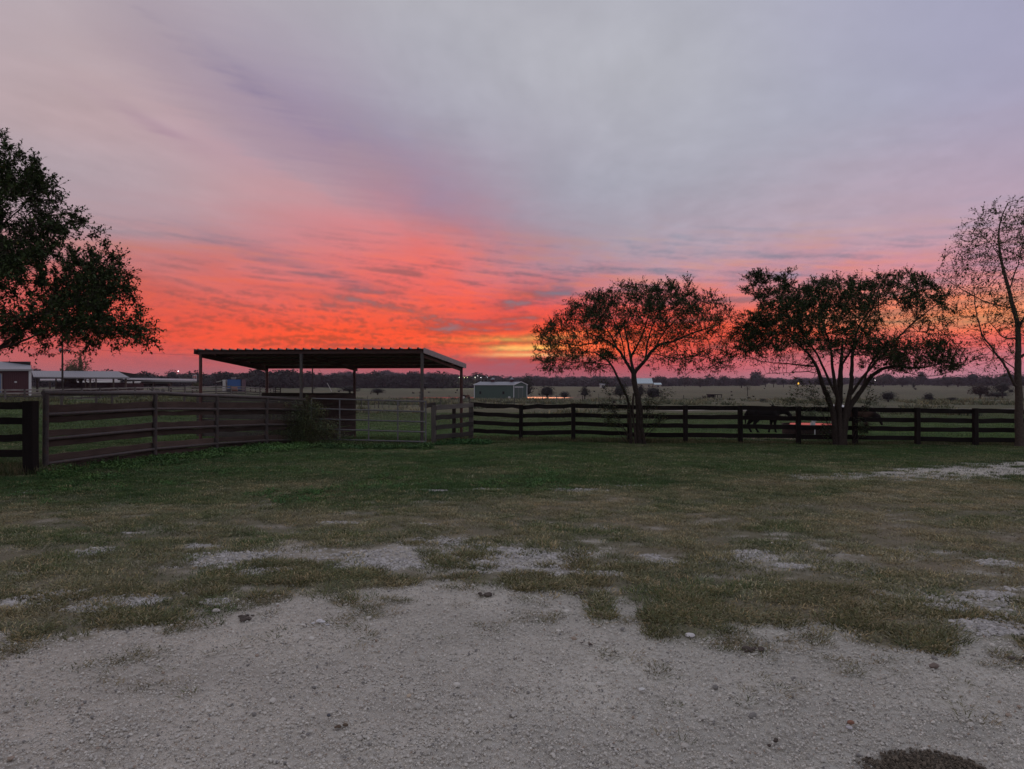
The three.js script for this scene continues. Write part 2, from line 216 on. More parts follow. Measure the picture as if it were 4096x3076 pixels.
const M = {
  blackWood: std(0.026, 0.021, 0.019, 0.8, { map: grain, bumpMap: grain, bumpScale: 0.006 }),
  greyWood: std(0.20, 0.185, 0.175, 0.95, { map: grain, bumpMap: grain, bumpScale: 0.008 }),
  brownWood: std(0.125, 0.092, 0.076, 0.9, { map: grain, bumpMap: grain, bumpScale: 0.007 }),
  rustPipe: std(0.12, 0.098, 0.092, 0.6, { map: rust }),
  gatePipe: std(0.21, 0.21, 0.22, 0.5, { map: rust }),
  redSteel: std(0.20, 0.085, 0.07, 0.6, { map: rust }),
  roofSheet: std(0.36, 0.27, 0.24, 0.5, { map: rust }),
  trim: std(0.42, 0.42, 0.43, 0.5, { map: rust }),
  paleRoof: std(0.235, 0.25, 0.285, 0.45), whitePaint: std(0.66, 0.67, 0.68, 0.5), dirtyWhite: std(0.55, 0.53, 0.50, 0.7),
  greenMetal: std(0.052, 0.10, 0.078, 0.55), darkGlass: std(0.02, 0.022, 0.025, 0.15), maroon: std(0.085, 0.036, 0.040, 0.75), blue: std(0.028, 0.105, 0.30, 0.6), navy: std(0.02, 0.025, 0.06, 0.6), red: std(0.42, 0.06, 0.05, 0.6), tealRoof: std(0.50, 0.62, 0.66, 0.4), creamWall: std(0.42, 0.37, 0.29, 0.85), blackRubber: std(0.02, 0.02, 0.02, 0.85),
  bark: std(0.085, 0.070, 0.060, 0.9, { map: barkT, bumpMap: barkT, bumpScale: 0.02 }), darkBark: std(0.06, 0.05, 0.044, 0.9, { map: barkT, bumpMap: barkT, bumpScale: 0.03 }),
  twigBark: std(0.13, 0.105, 0.09, 0.9, { map: barkT, bumpMap: barkT, bumpScale: 0.02 }),
  leaf: std(1, 1, 1, 0.75), farLeaf: std(1, 1, 1, 0.95), grass: std(1, 1, 1, 0.9), stone: std(1, 1, 1, 0.9), coat: std(1, 1, 1, 0.95),
};
// ---------- ground: one sheet from underfoot to the horizon ----------
function onGround(px, py) { let d = EYE * FPX / Math.max(4, py - CY); for (let k = 0; k < 12; k++) d = lerp(d, (EYE - terrain(PX(px, d), -d)) * FPX / (py - CY), 0.7); return [PX(px, d), -d]; }
// edge of the gravel lot: points (x, z) from left to right, near the camera
const LOT = [[0, 2518], [90, 2572], [430, 2528], [610, 2490], [890, 2452], [965, 2382], [1200, 2388], [1445, 2370], [1720, 2332], [2040, 2342], [2330, 2350], [2460, 2390], [2590, 2408], [2430, 2440], [2400, 2485], [2590, 2540], [2815, 2562], [2890, 2500], [3185, 2518], [3445, 2535], [3465, 2575], [3590, 2585], [3850, 2565], [4055, 2575], [4096, 2590]].map(([x, y]) => onGround(x, y)).map(([x, z]) => [x, z, Math.atan2(x, -z)]).sort((a, b) => a[2] - b[2]);
function lotEdge(az) { let i = 0; while (i < LOT.length - 2 && az > LOT[i + 1][2]) i++; const A = LOT[i], B = LOT[i + 1], t = clamp((az - A[2]) / (B[2] - A[2] || 1), 0, 1); return lerp(Math.hypot(A[0], A[1]), Math.hypot(B[0], B[1]), t); }
// bare, gravelly places in the turf: x, z, half length, half depth, strength
const BARE = [[1900, 2225, 620, 75, .55], [1050, 2230, 420, 60, .5], [300, 2400, 420, 60, .5], [3150, 2240, 420, 50, .4], [3900, 2420, 420, 80, .5], [905, 2240, 170, 30, 1], [815, 2185, 100, 10, .9], [370, 2205, 90, 16, .8], [1570, 2222, 230, 34, 1], [1800, 2162, 150, 18, .7], [1480, 2255, 200, 20, .8], [2080, 2240, 240, 24, 1], [2150, 2285, 220, 22, 1], [2080, 2210, 130, 18, .8], [1030, 2285, 130, 14, .7], [2420, 2295, 70, 10, .9], [60, 2405, 120, 22, .9], [260, 2370, 90, 18, .8], [560, 2400, 110, 26, .8], [330, 2440, 80, 16, .6], [860, 2405, 50, 12, .7],
  [3010, 2225, 100, 28, .9], [3160, 2262, 110, 10, .8], [2640, 2240, 90, 26, .7], [3950, 2380, 150, 20, 1], [3790, 2430, 70, 10, .9], [3960, 2500, 130, 34, 1], [3990, 2250, 90, 20, .6], [3600, 2215, 160, 26, .4], [3960, 1882, 560, 28, .95], [3700, 1900, 470, 20, .85], [3380, 1910, 320, 13, .75], [4150, 1860, 420, 16, 1], [2300, 1958, 130, 9, .8], [2560, 1945, 160, 7, .5], [1960, 1958, 170, 5, .7], [1720, 1962, 120, 4, .7], [150, 1962, 130, 12, .5], [1340, 2090, 120, 7, .5], [1000, 2105, 160, 6, .4], [1690, 2095, 100, 6, .5], [3050, 1818, 80, 5, .5], [680, 2120, 220, 10, .3], [1050, 2020, 160, 8, .3],
].map(([px, py, a, b, s]) => { const [x, z] = onGround(px, py), d = -z, z2 = onGround(px, py + b)[1], z1 = onGround(px, py - b)[1]; return [x, z, a / FPX * d, Math.max(0.08, Math.abs(z1 - z2) / 2), s]; });
const DIRT = [[3690, 3052, 0.235, 0.125]].map(([px, py, a, b]) => { const [x, z] = onGround(px, py); return [x, z + 0.02, a, b]; });
function bare(x, z) {                                       // 1 = stones and dust, 0 = turf
  const d = -z; if (d < 0.5) return 1;
  const n = fbm(x * 1.1, z * 2.1, 4, 0.6), n2 = fbm(x * 3.2 + 4, z * 6.5, 3, 0.6);
  let m = 0;
  if (d < 9) { const e = lotEdge(Math.atan2(x, d)), r = Math.hypot(x, z) + 0.34 * n + 0.26 * n2; m = ss(e + 0.14, e - 0.12, r); }
  for (const s of BARE) { const a = (x - s[0]) / s[2], b = (z - s[1]) / s[3]; if (Math.abs(a) < 2.3 && Math.abs(b) < 2.3) { const q = Math.hypot(a, b) + 0.75 * n + 0.6 * n2; m = Math.max(m, ss(1.12, 0.6, q) * s[4]); } }
  if (d > 4 && d < 24) m = Math.max(m, ss(0.16, 0.55, n * 0.8 + n2 * 0.5) * 0.6 * ss(15, 8, d));
  return m;
}
function soilPatch(x, z) { let m = 0; for (const s of DIRT) { const a = (x - s[0]) / s[2], b = (z - s[1]) / s[3]; m = Math.max(m, ss(1.2, 0.95, Math.hypot(a, b) + 0.35 * fbm(x * 9, z * 9, 4, 0.6))); } return m; }
const mix3 = (a, b, t) => [lerp(a[0], b[0], t), lerp(a[1], b[1], t), lerp(a[2], b[2], t)];
// how green the turf is (0 straw, 1 lush)
function lush(x, z) {
  const d = -z, px = CX + FPX * x / Math.max(1, d), n = fbm(x * 0.35 + 9, z * 0.35, 4);
  return clamp(0.20 + 0.42 * n + 0.62 * ss(9.5, 13.5, d + n * 2 + (px < 1200 ? 1.2 : 0) - (px > 2700 ? 2.2 : 0)) - 0.25 * ss(2900, 3500, px) * ss(20, 12, d), 0, 1);
}
const GATEX = PX(1560, 23.9);
const inGateMud = (x, z) => ss(1.2, 0.5, Math.hypot((x - GATEX) / 2.1, (z + 23.4) / 0.75) + 0.4 * fbm(x * 2, z * 2, 3));
function turfColour(x, z) {
  const d = -z, n = fbm(x * 0.8, z * 0.8, 3), px = CX + FPX * x / Math.max(1, d);
  if (d < 25.4) return mix3(mix3([0.215, 0.190, 0.112], [0.108, 0.128, 0.058], clamp(0.42 + n * 1.4, 0, 1)), mix3([0.072, 0.118, 0.040], [0.048, 0.094, 0.034], clamp(0.5 - n, 0, 1)), lush(x, z));
  const f = fbm(x * 0.06, z * 0.14, 4), g = fbm(x * 0.02 + 4, z * 0.05, 4);
  const green = mix3([0.088, 0.140, 0.046], [0.062, 0.105, 0.038], clamp(0.5 + f, 0, 1)), tan = mix3([0.115, 0.125, 0.056], [0.078, 0.098, 0.040], clamp(0.5 + g, 0, 1));
  const left = ss(1500, 900, px);
  return mix3(green, tan, clamp(lerp(ss(36, 110, d), ss(60, 130, d) * 0.6 + 0.15, left) + 0.28 * f + 0.15 * g, 0, 1));
}
function worn(x, z) { const d = -z; if (d < 24 || d > 44) return 0; return Math.max(0.85 * ss(1.1, 0.5, Math.hypot((x - PX(3180, 29)) / 6.5, (d - 28.6) / 2.2) + 0.3 * fbm(x, z, 3)), 0.9 * ss(1.1, 0.5, Math.hypot((x - PX(3760, 39)) / 4.6, (d - 38.6 + 0.12 * (x - 22)) / 1.1) + 0.4 * fbm(x, z, 3))); }
function groundColour(x, z) {
  const d = -z; let c = turfColour(x, z).map((v) => v * 0.92);
  if (d < 30 && d > 0) c = mix3(c, [0.27, 0.23, 0.165], 0.5 * ss(15, 7, d));
  const px = CX + FPX * x / Math.max(1, d), b = d < 26 ? bare(x, z) : 0;
  if (b > 0) { const n = fbm(x * 0.9, z * 0.9, 4), warm = ss(1.5, -4, x); c = mix3(c, mix3([0.60, 0.575, 0.50], [0.62, 0.56, 0.48], warm).map((v) => v * (1 + 0.16 * n + 0.10 * noise(x * 0.5 - z * 0.12, z * 1.6) - 0.07 * ss(0.25, 0.6, noise(x * 0.35 + 8, z * 1.1)))), b); }
  if (d < 5) c = mix3(c, [0.125, 0.100, 0.070], soilPatch(x, z) * 0.9);
  c = mix3(c, [0.088, 0.058, 0.043], 0.85 * inGateMud(x, z));
  // bare tracks and worn ground in the pasture
  { const w = worn(x, z); if (w > 0) c = mix3(c, [0.27, 0.215, 0.15], w); }
  if (d > 80 && d < 130) { const road = 97 + 0.05 * x + 2.5 * noise(x * 0.03, 4), k = ss(2600, 2720, px) * ss(1.9, 1.0, Math.abs(d - road) + 0.3 * noise(x, z)); c = mix3(c, [0.46, 0.43, 0.40], k * 0.9); }
  if (d > 60 && d < 140 && px < 1400) { const road = 78 + 0.1 * (x + 30), k = ss(1.6, 0.8, Math.abs(d - road + 3 * noise(x * 0.04, 2))); c = mix3(c, [0.30, 0.235, 0.175], k * 0.75); }
  if (d > 104 && px < 950) c = mix3(c, [0.26, 0.21, 0.17], 0.5 * ss(104, 112, d) * ss(150, 130, d));
  if (d > 196 && d < 262 && Math.abs(x + 8) < 42) { const q = pondQ(x, z); c = mix3(c, [0.075, 0.06, 0.05], 0.85 * ss(1.45, 1.05, q)); }
  if (d > 60) { const s = ss(0.0, 0.5, fbm(x * 0.014 + 3, d * 0.045, 5, 0.6)), q = ss(0.1, 0.5, fbm(x * 0.03 + 8, d * 0.11, 4, 0.6)); c = mix3(c, [0.060, 0.078, 0.042], 0.75 * s * ss(60, 120, d)); c = mix3(c, [0.24, 0.21, 0.14], 0.4 * q * ss(60, 100, d)); const st = ss(0.25, 0.5, noise(x * 0.006 + 2, d * 0.06 + 0.6 * noise(x * 0.02, d * 0.02))); c = mix3(c, [0.05, 0.062, 0.036], 0.55 * st * ss(110, 150, d) * ss(420, 300, d)); c = mix3(c, [0.165, 0.17, 0.085], 0.4 * ss(330, 430, d)); }
  return c;
}
{
  // rings of growing spacing round the place where one stands; finer ahead
  const R = [0]; { let r = 0.35; while (r < 5200) { R.push(r); r += r < 9 ? 0.055 + r * 0.004 : r < 26 ? 0.10 + (r - 9) * 0.006 : r * 0.026; } }
  const A = []; { let a = -0.86; while (a < 0.86) { A.push(a); a += 0.0062; } while (a < 2 * Math.PI - 0.86 - 0.03) { A.push(a); a += 0.06; } A.push(2 * Math.PI - 0.86); }
  const mb = new MB(), nA = A.length;
  for (const r of R) for (let k = 0; k < nA; k++) { const x = Math.sin(A[k]) * r, z = -Math.cos(A[k]) * r, c = groundColour(x, z); let h = terrain(x, z); if (z < -1 && z > -26) h -= 0.012 * bare(x, z) - 0.008 * fbm(x * 3, z * 3, 2); mb.v(x, h, z, x, -z, ...c.map((v) => v * 1.28)); }
  for (let j = 0; j < R.length - 1; j++) for (let k = 0; k < nA - 1; k++) { const a = j * nA + k, b = a + 1, c = a + nA, d = c + 1; if (j) mb.tri(a, b, d); mb.tri(a, d, c); }
  // crushed stone at two sizes, 2 m square
  const cells = (n, seed) => { const r = rng(seed), P = []; for (let k = 0; k < n * n; k++) P.push([r(), r(), r()]); return (u, v) => { const x = u * n, y = v * n, xi = Math.floor(x), yi = Math.floor(y); let best = 9, sec = 9, val = 0; for (let j = -1; j < 2; j++) for (let i = -1; i < 2; i++) { const p = P[((yi + j + n) % n) * n + (xi + i + n) % n], q = Math.hypot(xi + i + p[0] - x, yi + j + p[1] - y); if (q < best) { sec = best; best = q; val = p[2]; } else if (q < sec) sec = q; } return [sec - best, val]; }; };
  const big = cells(120, 5), small = cells(230, 9), N = 1024, hgt = new Float32Array(N * N);
  const map = dataTex(N, N, (u, v, o) => {
    const [e1, v1] = big(u, v), [e2, v2] = small(u, v), on = v1 > 0.72 ? ss(0.05, 0.35, e1) : 0, k = lerp(0.62 + 0.22 * v2 - 0.22 * ss(0.16, 0.02, e2), 0.70 + 0.26 * ((v1 - 0.72) / 0.28), on) * (0.94 + 0.1 * noise(u * 7, v * 7, 7));
    hgt[Math.min(N - 1, Math.floor(v * N)) * N + Math.min(N - 1, Math.floor(u * N))] = 0.3 * ss(0, 0.3, e2) * v2 + on * 0.6;
    const w = (v1 - 0.5) * 0.04; o[0] = k * (1 + w); o[1] = k; o[2] = k * (1 - w * 1.4);
  }, false, [0.5, 0.5]);
  const bump = dataTex(N, N, (u, v, o) => { o[0] = o[1] = o[2] = hgt[Math.min(N - 1, Math.floor(v * N)) * N + Math.min(N - 1, Math.floor(u * N))]; }, false, [0.5, 0.5]);
  tag(mb.build('ground', new THREE.MeshStandardMaterial({ vertexColors: true, roughness: 1, map, bumpMap: bump, bumpScale: 0.012, side: THREE.DoubleSide })), null, null, null, 'structure');
}
// pond
{
  const ring = [], mb = new MB(), c = mb.v(-8, POND_Y, -225, 0, 0);
  for (let k = 0; k < 96; k++) { const a = k / 96 * 2 * Math.PI; ring.push(mb.v(-8 + Math.cos(a) * 34, POND_Y, -225 + Math.sin(a) * 25, Math.cos(a) * 34, Math.sin(a) * 25)); }
  for (let k = 0; k < 96; k++) mb.tri(c, ring[(k + 1) % 96], ring[k]);
  const rip = dataTex(256, 256, (u, v, o) => { o[0] = o[1] = o[2] = 0.5 + 0.3 * noise(u * 6, v * 18, 6) * 1 + 0.2 * noise(u * 16, v * 16, 16); }, false, [0.16, 0.16]);
  tag(mb.build('pond', new THREE.MeshPhysicalMaterial({ color: new THREE.Color().setRGB(0.03, 0.03, 0.028), roughness: 0.06, bumpMap: rip, bumpScale: 0.05, side: THREE.DoubleSide })), 'still pond behind the green barn reflecting the red sky', 'pond', null, 'structure');
}
// loose stones on the gravel (too many to count)
function instanced(name, geo, mat, list, label, category) {
  const m = new THREE.InstancedMesh(geo, mat, list.length), q = new THREE.Object3D(), col = new THREE.Color();
  list.forEach((s, k) => { q.position.set(s[0], s[1], s[2]); q.rotation.set(s[3], s[4], s[5]); q.scale.set(s[6], s[7], s[8]); q.updateMatrix(); m.setMatrixAt(k, q.matrix); m.setColorAt(k, col.setRGB(s[9], s[10], s[11])); });
  m.name = numbered(name); m.castShadow = m.receiveShadow = true; scene.add(m); return tag(m, label, category, null, 'stuff');
}
function stoneGeo(seed, detail = 1) { const r = rng(seed), g = new THREE.IcosahedronGeometry(1, detail), p = g.attributes.position, v = new THREE.Vector3(), ax = [...Array(7)].map(() => new THREE.Vector3(r() - .5, r() - .5, r() - .5).normalize()), cut = ax.map(() => 0.62 + r() * 0.3); for (let i = 0; i < p.count; i++) { v.fromBufferAttribute(p, i); ax.forEach((a, k) => { const e = v.dot(a) - cut[k]; if (e > 0) v.addScaledVector(a, -e * 0.9); }); p.setXYZ(i, v.x, v.y, v.z); } g.deleteAttribute('uv'); g.computeVertexNormals(); g.setAttribute('color', new THREE.Float32BufferAttribute(new Float32Array(p.count * 3).fill(1), 3)); return g; }
{
  const r = rng(404), lists = [[], [], []];
  for (let k = 0; k < 150000; k++) {
    const d = 2.2 + Math.pow(r(), 1.25) * 6.6, x = (r() - 0.5) * 2 * (d * 0.74 + 1.2), z = -d, b = bare(x, z); if (b < 0.35 + r() * 0.3 || soilPatch(x, z) > 0.4) continue;
    const q = r(), s = q < 0.003 ? 0.010 + r() * 0.010 : q < 0.09 ? 0.0058 + r() * 0.004 : 0.0028 + r() * 0.003, t = r(), k0 = 0.40 + 0.28 * r(), tone = t < 0.07 ? [0.24, 0.23, 0.215] : t < 0.10 ? [0.36, 0.29, 0.23] : t < 0.13 ? [0.58, 0.57, 0.53] : [k0 * 1.02, k0 * 0.985, k0 * 0.88];
    lists[k % 3].push([x, terrain(x, z) - 0.004 + s * 0.15, z, r() * 0.5, r() * 6.3, r() * 0.5, s * (0.9 + r() * 0.6), s * (0.5 + r() * 0.35), s, ...tone]);
  }
  for (let k = 0; k < 26000; k++) { // stony places further off
    const s0 = BARE[Math.floor(r() * BARE.length)], x = s0[0] + (r() - .5) * 2.2 * s0[2], z = s0[1] + (r() - .5) * 2.2 * s0[3]; if (bare(x, z) < 0.5) continue;
    const s = 0.006 + r() * r() * 0.018, k0 = 0.32 + 0.24 * r(); lists[k % 3].push([x, terrain(x, z) - 0.006 + s * 0.2, z, r() * 0.5, r() * 6.3, 0, s * 1.3, s * 0.6, s, k0 * 1.02, k0 * 0.985, k0 * 0.94]);
  }
  for (let k = 0; k < 2600; k++) { const S = DIRT[0], x = S[0] + (r() - .5) * 2.6 * S[2], z = S[1] + (r() - .5) * 2.6 * S[3]; if (soilPatch(x, z) < 0.5) continue; const s = 0.002 + r() * r() * 0.008, k0 = 0.06 + 0.10 * r(); lists[k % 3].push([x, terrain(x, z) - 0.004 + s * 0.3, z, r(), r() * 6, r(), s * (1 + r()), s * 0.7, s, k0 * 1.15, k0 * 0.95, k0 * 0.72]); }
  lists.forEach((l, k) => instanced('gravel', stoneGeo(11 + k, k ? 0 : 1), M.stone, l, 'loose pale crushed stone on the parking lot', 'gravel'));
}
// ---------- turf and weeds (nobody could count them) ----------
function tuftGeo(seed, n, h, spread, w, lean) {
  const r = rng(seed), mb = new MB();
  for (let k = 0; k < n; k++) {
    const a = r() * 6.283, q = Math.sqrt(r()) * spread, x = Math.cos(a) * q, z = Math.sin(a) * q, H = h * (0.45 + 0.75 * r()), l = lean * (0.3 + r()), la = a + (r() - 0.5) * 2.4, dx = Math.cos(la) * l * H, dz = Math.sin(la) * l * H, fa = r() * 6.283, wx = Math.cos(fa) * w / 2, wz = Math.sin(fa) * w / 2, t = 0.7 + 0.5 * r();
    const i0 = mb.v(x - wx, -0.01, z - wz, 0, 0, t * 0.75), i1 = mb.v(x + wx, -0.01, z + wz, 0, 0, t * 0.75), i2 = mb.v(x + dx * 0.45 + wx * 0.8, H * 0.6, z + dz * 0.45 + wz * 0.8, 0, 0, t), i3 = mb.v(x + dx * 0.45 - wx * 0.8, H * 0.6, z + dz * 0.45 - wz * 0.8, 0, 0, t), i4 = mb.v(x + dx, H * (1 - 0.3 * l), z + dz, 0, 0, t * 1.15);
    mb.tri(i0, i1, i2); mb.tri(i0, i2, i3); mb.tri(i3, i2, i4);
  }
  return mb.geometry();
}
function weedGeo(seed, n, h, spread, L) {                  // broad-leaved weeds
  const r = rng(seed), mb = new MB();
  for (let k = 0; k < n; k++) {
    const a = r() * 6.283, q = Math.sqrt(r()) * spread, x = Math.cos(a) * q, z = Math.sin(a) * q, H = h * (0.3 + 0.7 * r()), el = (r() - 0.3) * 0.9, b = r() * 6.283, t = 0.65 + 0.6 * r(), l = L * (0.6 + 0.7 * r());
    mb.leaf(x, H, z, [Math.cos(b) * Math.cos(el), Math.sin(el), Math.sin(b) * Math.cos(el)], [0, 1, 0], l, l * 0.6, [t, t, t]);
    if (k % 3 === 0) { const w = 0.004; const i0 = mb.v(x - w, -0.02, z, 0, 0, 0.6), i1 = mb.v(x + w, -0.02, z, 0, 0, 0.6), i2 = mb.v(x, H, z, 0, 0, 0.7); mb.tri(i0, i1, i2); }
  }
  return mb.geometry();
}
const jit = (c, r, s) => { s *= 1.35; const k = 1 + (r() - 0.5) * s, w = (r() - 0.5) * s * 0.4; return [c[0] * k * (1 + w), c[1] * k, c[2] * k * (1 - w)]; };
{
  const r = rng(2024), L = [[], [], []];
  const add = (x, z, s, hs, c) => L[Math.floor(r() * 3)].push([x, terrain(x, z) - 0.004, z, 0, r() * 6.283, 0, s, s * hs, s, ...jit(c, r, 0.5)]);
  // short, worn lawn between the lot and the fences
  for (let k = 0; k < 190000; k++) {
    const d = 4.2 + Math.pow(r(), 0.85) * 21.4, x = (r() - 0.5) * 2 * (d * 0.72 + 1.5), z = -d; const b = bare(x, z) + 0.9 * inGateMud(x, z); if (r() < b * 1.12 - 0.08) continue;
    const n = fbm(x * 1.3 + 40, z * 1.3, 4, 0.6), lu = lush(x, z); if (n < -0.02 && r() < 0.9 * ss(-0.02, -0.25, n) * ss(15, 8, d)) continue;
    const straw = r() < 0.27 - 0.25 * lu; add(x, z, 0.7 + 0.5 * r() + 0.25 * ss(8, 20, d), 0.24 + 0.28 * r() + 0.45 * lu + 0.45 * Math.max(0, n), (straw ? [0.36, 0.31, 0.185] : turfColour(x, z)).map((v) => v * (1.35 + 0.35 * n)));
  }
  // thicker rim where turf meets gravel
  for (let k = 0; k < 15000; k++) { const az = (r() - 0.5) * 1.5, e = lotEdge(az) + r() * 1.6 - 0.35, x = Math.sin(az) * e, z = -Math.cos(az) * e; if (bare(x, z) > 0.55 + 0.2 * r()) continue; if (fbm(x * 1.8 + 5, z * 1.8, 3) < 0.05) continue; add(x, z, 0.8 + 0.5 * r(), 0.3 + 0.42 * r(), r() < 0.4 ? [0.33, 0.28, 0.165] : [0.15, 0.155, 0.07]); }
  for (let k = 0; k < 5000; k++) { const az = (r() - 0.5) * 1.5, e = lotEdge(az) - 0.1 - r() * r() * 1.4, x = Math.sin(az) * e, z = -Math.cos(az) * e; if (fbm(x * 2.4 + 15, z * 2.4, 3) < 0.12 + 0.3 * r()) continue; add(x, z, 0.5 + 0.4 * r(), 0.2 + 0.3 * r(), r() < 0.5 ? [0.30, 0.25, 0.15] : [0.14, 0.145, 0.07]); }
  // grass left long under the fences
  const under = (x0, z0, x1, z1, n, w, s) => { for (let k = 0; k < n; k++) { const t = r(), x = lerp(x0, x1, t) + (r() - 0.5) * w, z = lerp(z0, z1, t) + (r() - 0.5) * w; add(x, z, 1.0 + r() * 0.8, s * (0.7 + 0.9 * r()), r() < 0.4 ? [0.26, 0.225, 0.125] : [0.10, 0.135, 0.052]); } };
  under(PX(1885, 26.1), -26.3, PX(2742, 24.6), -24.9, 5000, 1.0, 1.7); under(PX(2742, 24.6), -24.9, PX(4150, 23.2), -23.5, 4500, 1.0, 1.1); under(PX(-200, 14.4), -14.4, PX(170, 14.6), -14.8, 2500, 1.0, 1.8); under(PX(1720, 24), -24.4, PX(1885, 26), -26.2, 1200, 0.8, 1.5);
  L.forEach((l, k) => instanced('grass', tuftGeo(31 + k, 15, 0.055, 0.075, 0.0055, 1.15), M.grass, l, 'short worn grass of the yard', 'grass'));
  // pasture beyond the fences
  const P = [[], []];
  for (let k = 0; k < 90000; k++) { const d = 24.8 + Math.pow(r(), 1.5) * 62, x = (r() - 0.5) * 2 * (d * 0.72 + 2), z = -d; const c = turfColour(x, z); if (fbm(x * 0.4, z * 0.4, 3) < -0.45 || r() < worn(x, z) * 1.05) continue; P[k % 2].push([x, terrain(x, z) - 0.01, z, 0, r() * 6.283, 0, 0.8 + 0.8 * r() + d * 0.012, 0.55 + 0.5 * r(), 0.8 + 0.8 * r() + d * 0.012, ...jit(c, r, 0.6).map((v) => v * 1.35)]); }
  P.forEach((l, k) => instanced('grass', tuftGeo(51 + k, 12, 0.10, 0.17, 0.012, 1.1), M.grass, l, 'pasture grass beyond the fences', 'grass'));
  // low broad-leaved weeds along the corral fence, by the gate and under the trees
  const W = [[], []], weed = (x, z, s, c) => W[Math.floor(r() * 2)].push([x, terrain(x, z) - 0.01, z, 0, r() * 6.283, 0, s, s * (0.7 + 0.6 * r()), s, ...jit(c, r, 0.6)]);
  const fenceLine = [[180, 14.5], [618, 17.9], [865, 20.8], [1065, 23.0], [1225, 24.2]];
  for (let k = 0; k < 2300; k++) { const s = r() * 4, i = Math.min(3, Math.floor(s)), t = s - i, d = lerp(fenceLine[i][1], fenceLine[i + 1][1], t) - 0.1 - r() * r() * 3.2 + 0.1, x = PX(lerp(fenceLine[i][0], fenceLine[i + 1][0], t), d); if (fbm(x * 0.7, d * 0.7, 2) < -0.2) continue; weed(x, -d, 0.35 + 0.5 * r() * r(), [0.095, 0.19, 0.055]); }
  for (let k = 0; k < 700; k++) { const x = PX(1250 + 480 * r(), 23) , z = -(22.2 + 1.2 * r() * r() + (r() - .5)); if (r() < inGateMud(x, z)) continue; weed(x, z, 0.3 + 0.45 * r(), [0.08, 0.15, 0.05]); }
  for (let k = 0; k < 420; k++) { const x = PX(1760 + 190 * r(), 24.6), z = -(23.8 + 1.2 * r()); weed(x, z, 0.35 + 0.45 * r(), [0.075, 0.18, 0.058]); }
  for (let k = 0; k < 3800; k++) { const d = 10.5 + r() * 12, x = PX(lerp(-60, 2300, r()), d); if (fbm(x * 0.5 + 20, d * 0.5, 3) < 0.12) continue; weed(x, -d, 0.2 + 0.26 * r(), [0.085, 0.175, 0.05]); }
  W.forEach((l, k) => instanced('weeds', weedGeo(71 + k, 46, 0.17, 0.26, 0.075), M.leaf, l, 'low broad-leaved weeds along the corral fence', 'weeds'));
  // tall seed-headed weeds in the far pasture, by the wire fence
  const T = [];
  for (let k = 0; k < 5200; k++) { const d = r() < 0.75 ? 122 + r() * 62 : 70 + r() * 50, px = lerp(1250, 4300, Math.pow(r(), d > 120 ? 1.5 : 1)), x = PX(px, d), z = -d; if (fbm(x * 0.08, z * 0.05, 3) < (d > 120 ? 0.02 : 0.3)) continue; if (d > 184 && x > -12 && x < 4) continue; const s = 0.7 + r() * 0.8; T.push([x, terrain(x, z), z, 0, r() * 6.283, 0, s * 1.5, s, s * 1.5, ...jit(r() < 0.6 ? [0.24, 0.225, 0.135] : [0.11, 0.13, 0.07], r, 0.6)]); }
  for (let k = 0; k < 1600; k++) { const d = 60 + r() * 40, x = PX(lerp(-300, 900, r()), d); if (fbm(x * 0.12, d * 0.12, 3) < 0.05) continue; const s = 0.5 + r() * 0.5; T.push([x, terrain(x, -d), -d, 0, r() * 6.283, 0, s * 1.5, s, s * 1.5, ...jit([0.14, 0.145, 0.07], r, 0.5)]); }
  instanced('weeds', tuftGeo(91, 26, 0.55, 0.5, 0.05, 0.7), M.grass, T, 'tall rough weeds along the far wire fence', 'weeds');
  // weeds that have grown up through the corral rails beside the gate
  const V = [];
  for (let k = 0; k < 90; k++) { const px = 1215 + (r() + r() + r() - 1.5) * 190, d = lerp(24.3, 23.2, clamp((px - 1200) / 400, 0, 1)) + (r() - 0.9) * 0.6, x = PX(px, d), top = 1.3 * (0.35 + 0.65 * r()) * ss(1.25, 0.2, Math.abs(px - 1185) / 240); for (let j = 0; j < 1 + top * 3.6; j++) V.push([x + (r() - .5) * 0.35, terrain(x, -d) + r() * top, -d + (r() - .5) * 0.3, 0, r() * 6.283, (r() - .5) * 0.6, 0.7 + 0.5 * r(), 0.7 + 0.5 * r(), 0.7 + 0.5 * r(), ...jit([0.15, 0.175, 0.085], r, 0.8)]); }
  const tw = weedGeo(77, 20, 0.36, 0.3, 0.06);
  instanced('undergrowth', tw, M.leaf, V, 'tall tangled weeds grown through the corral rails beside the gate', 'weeds');
}

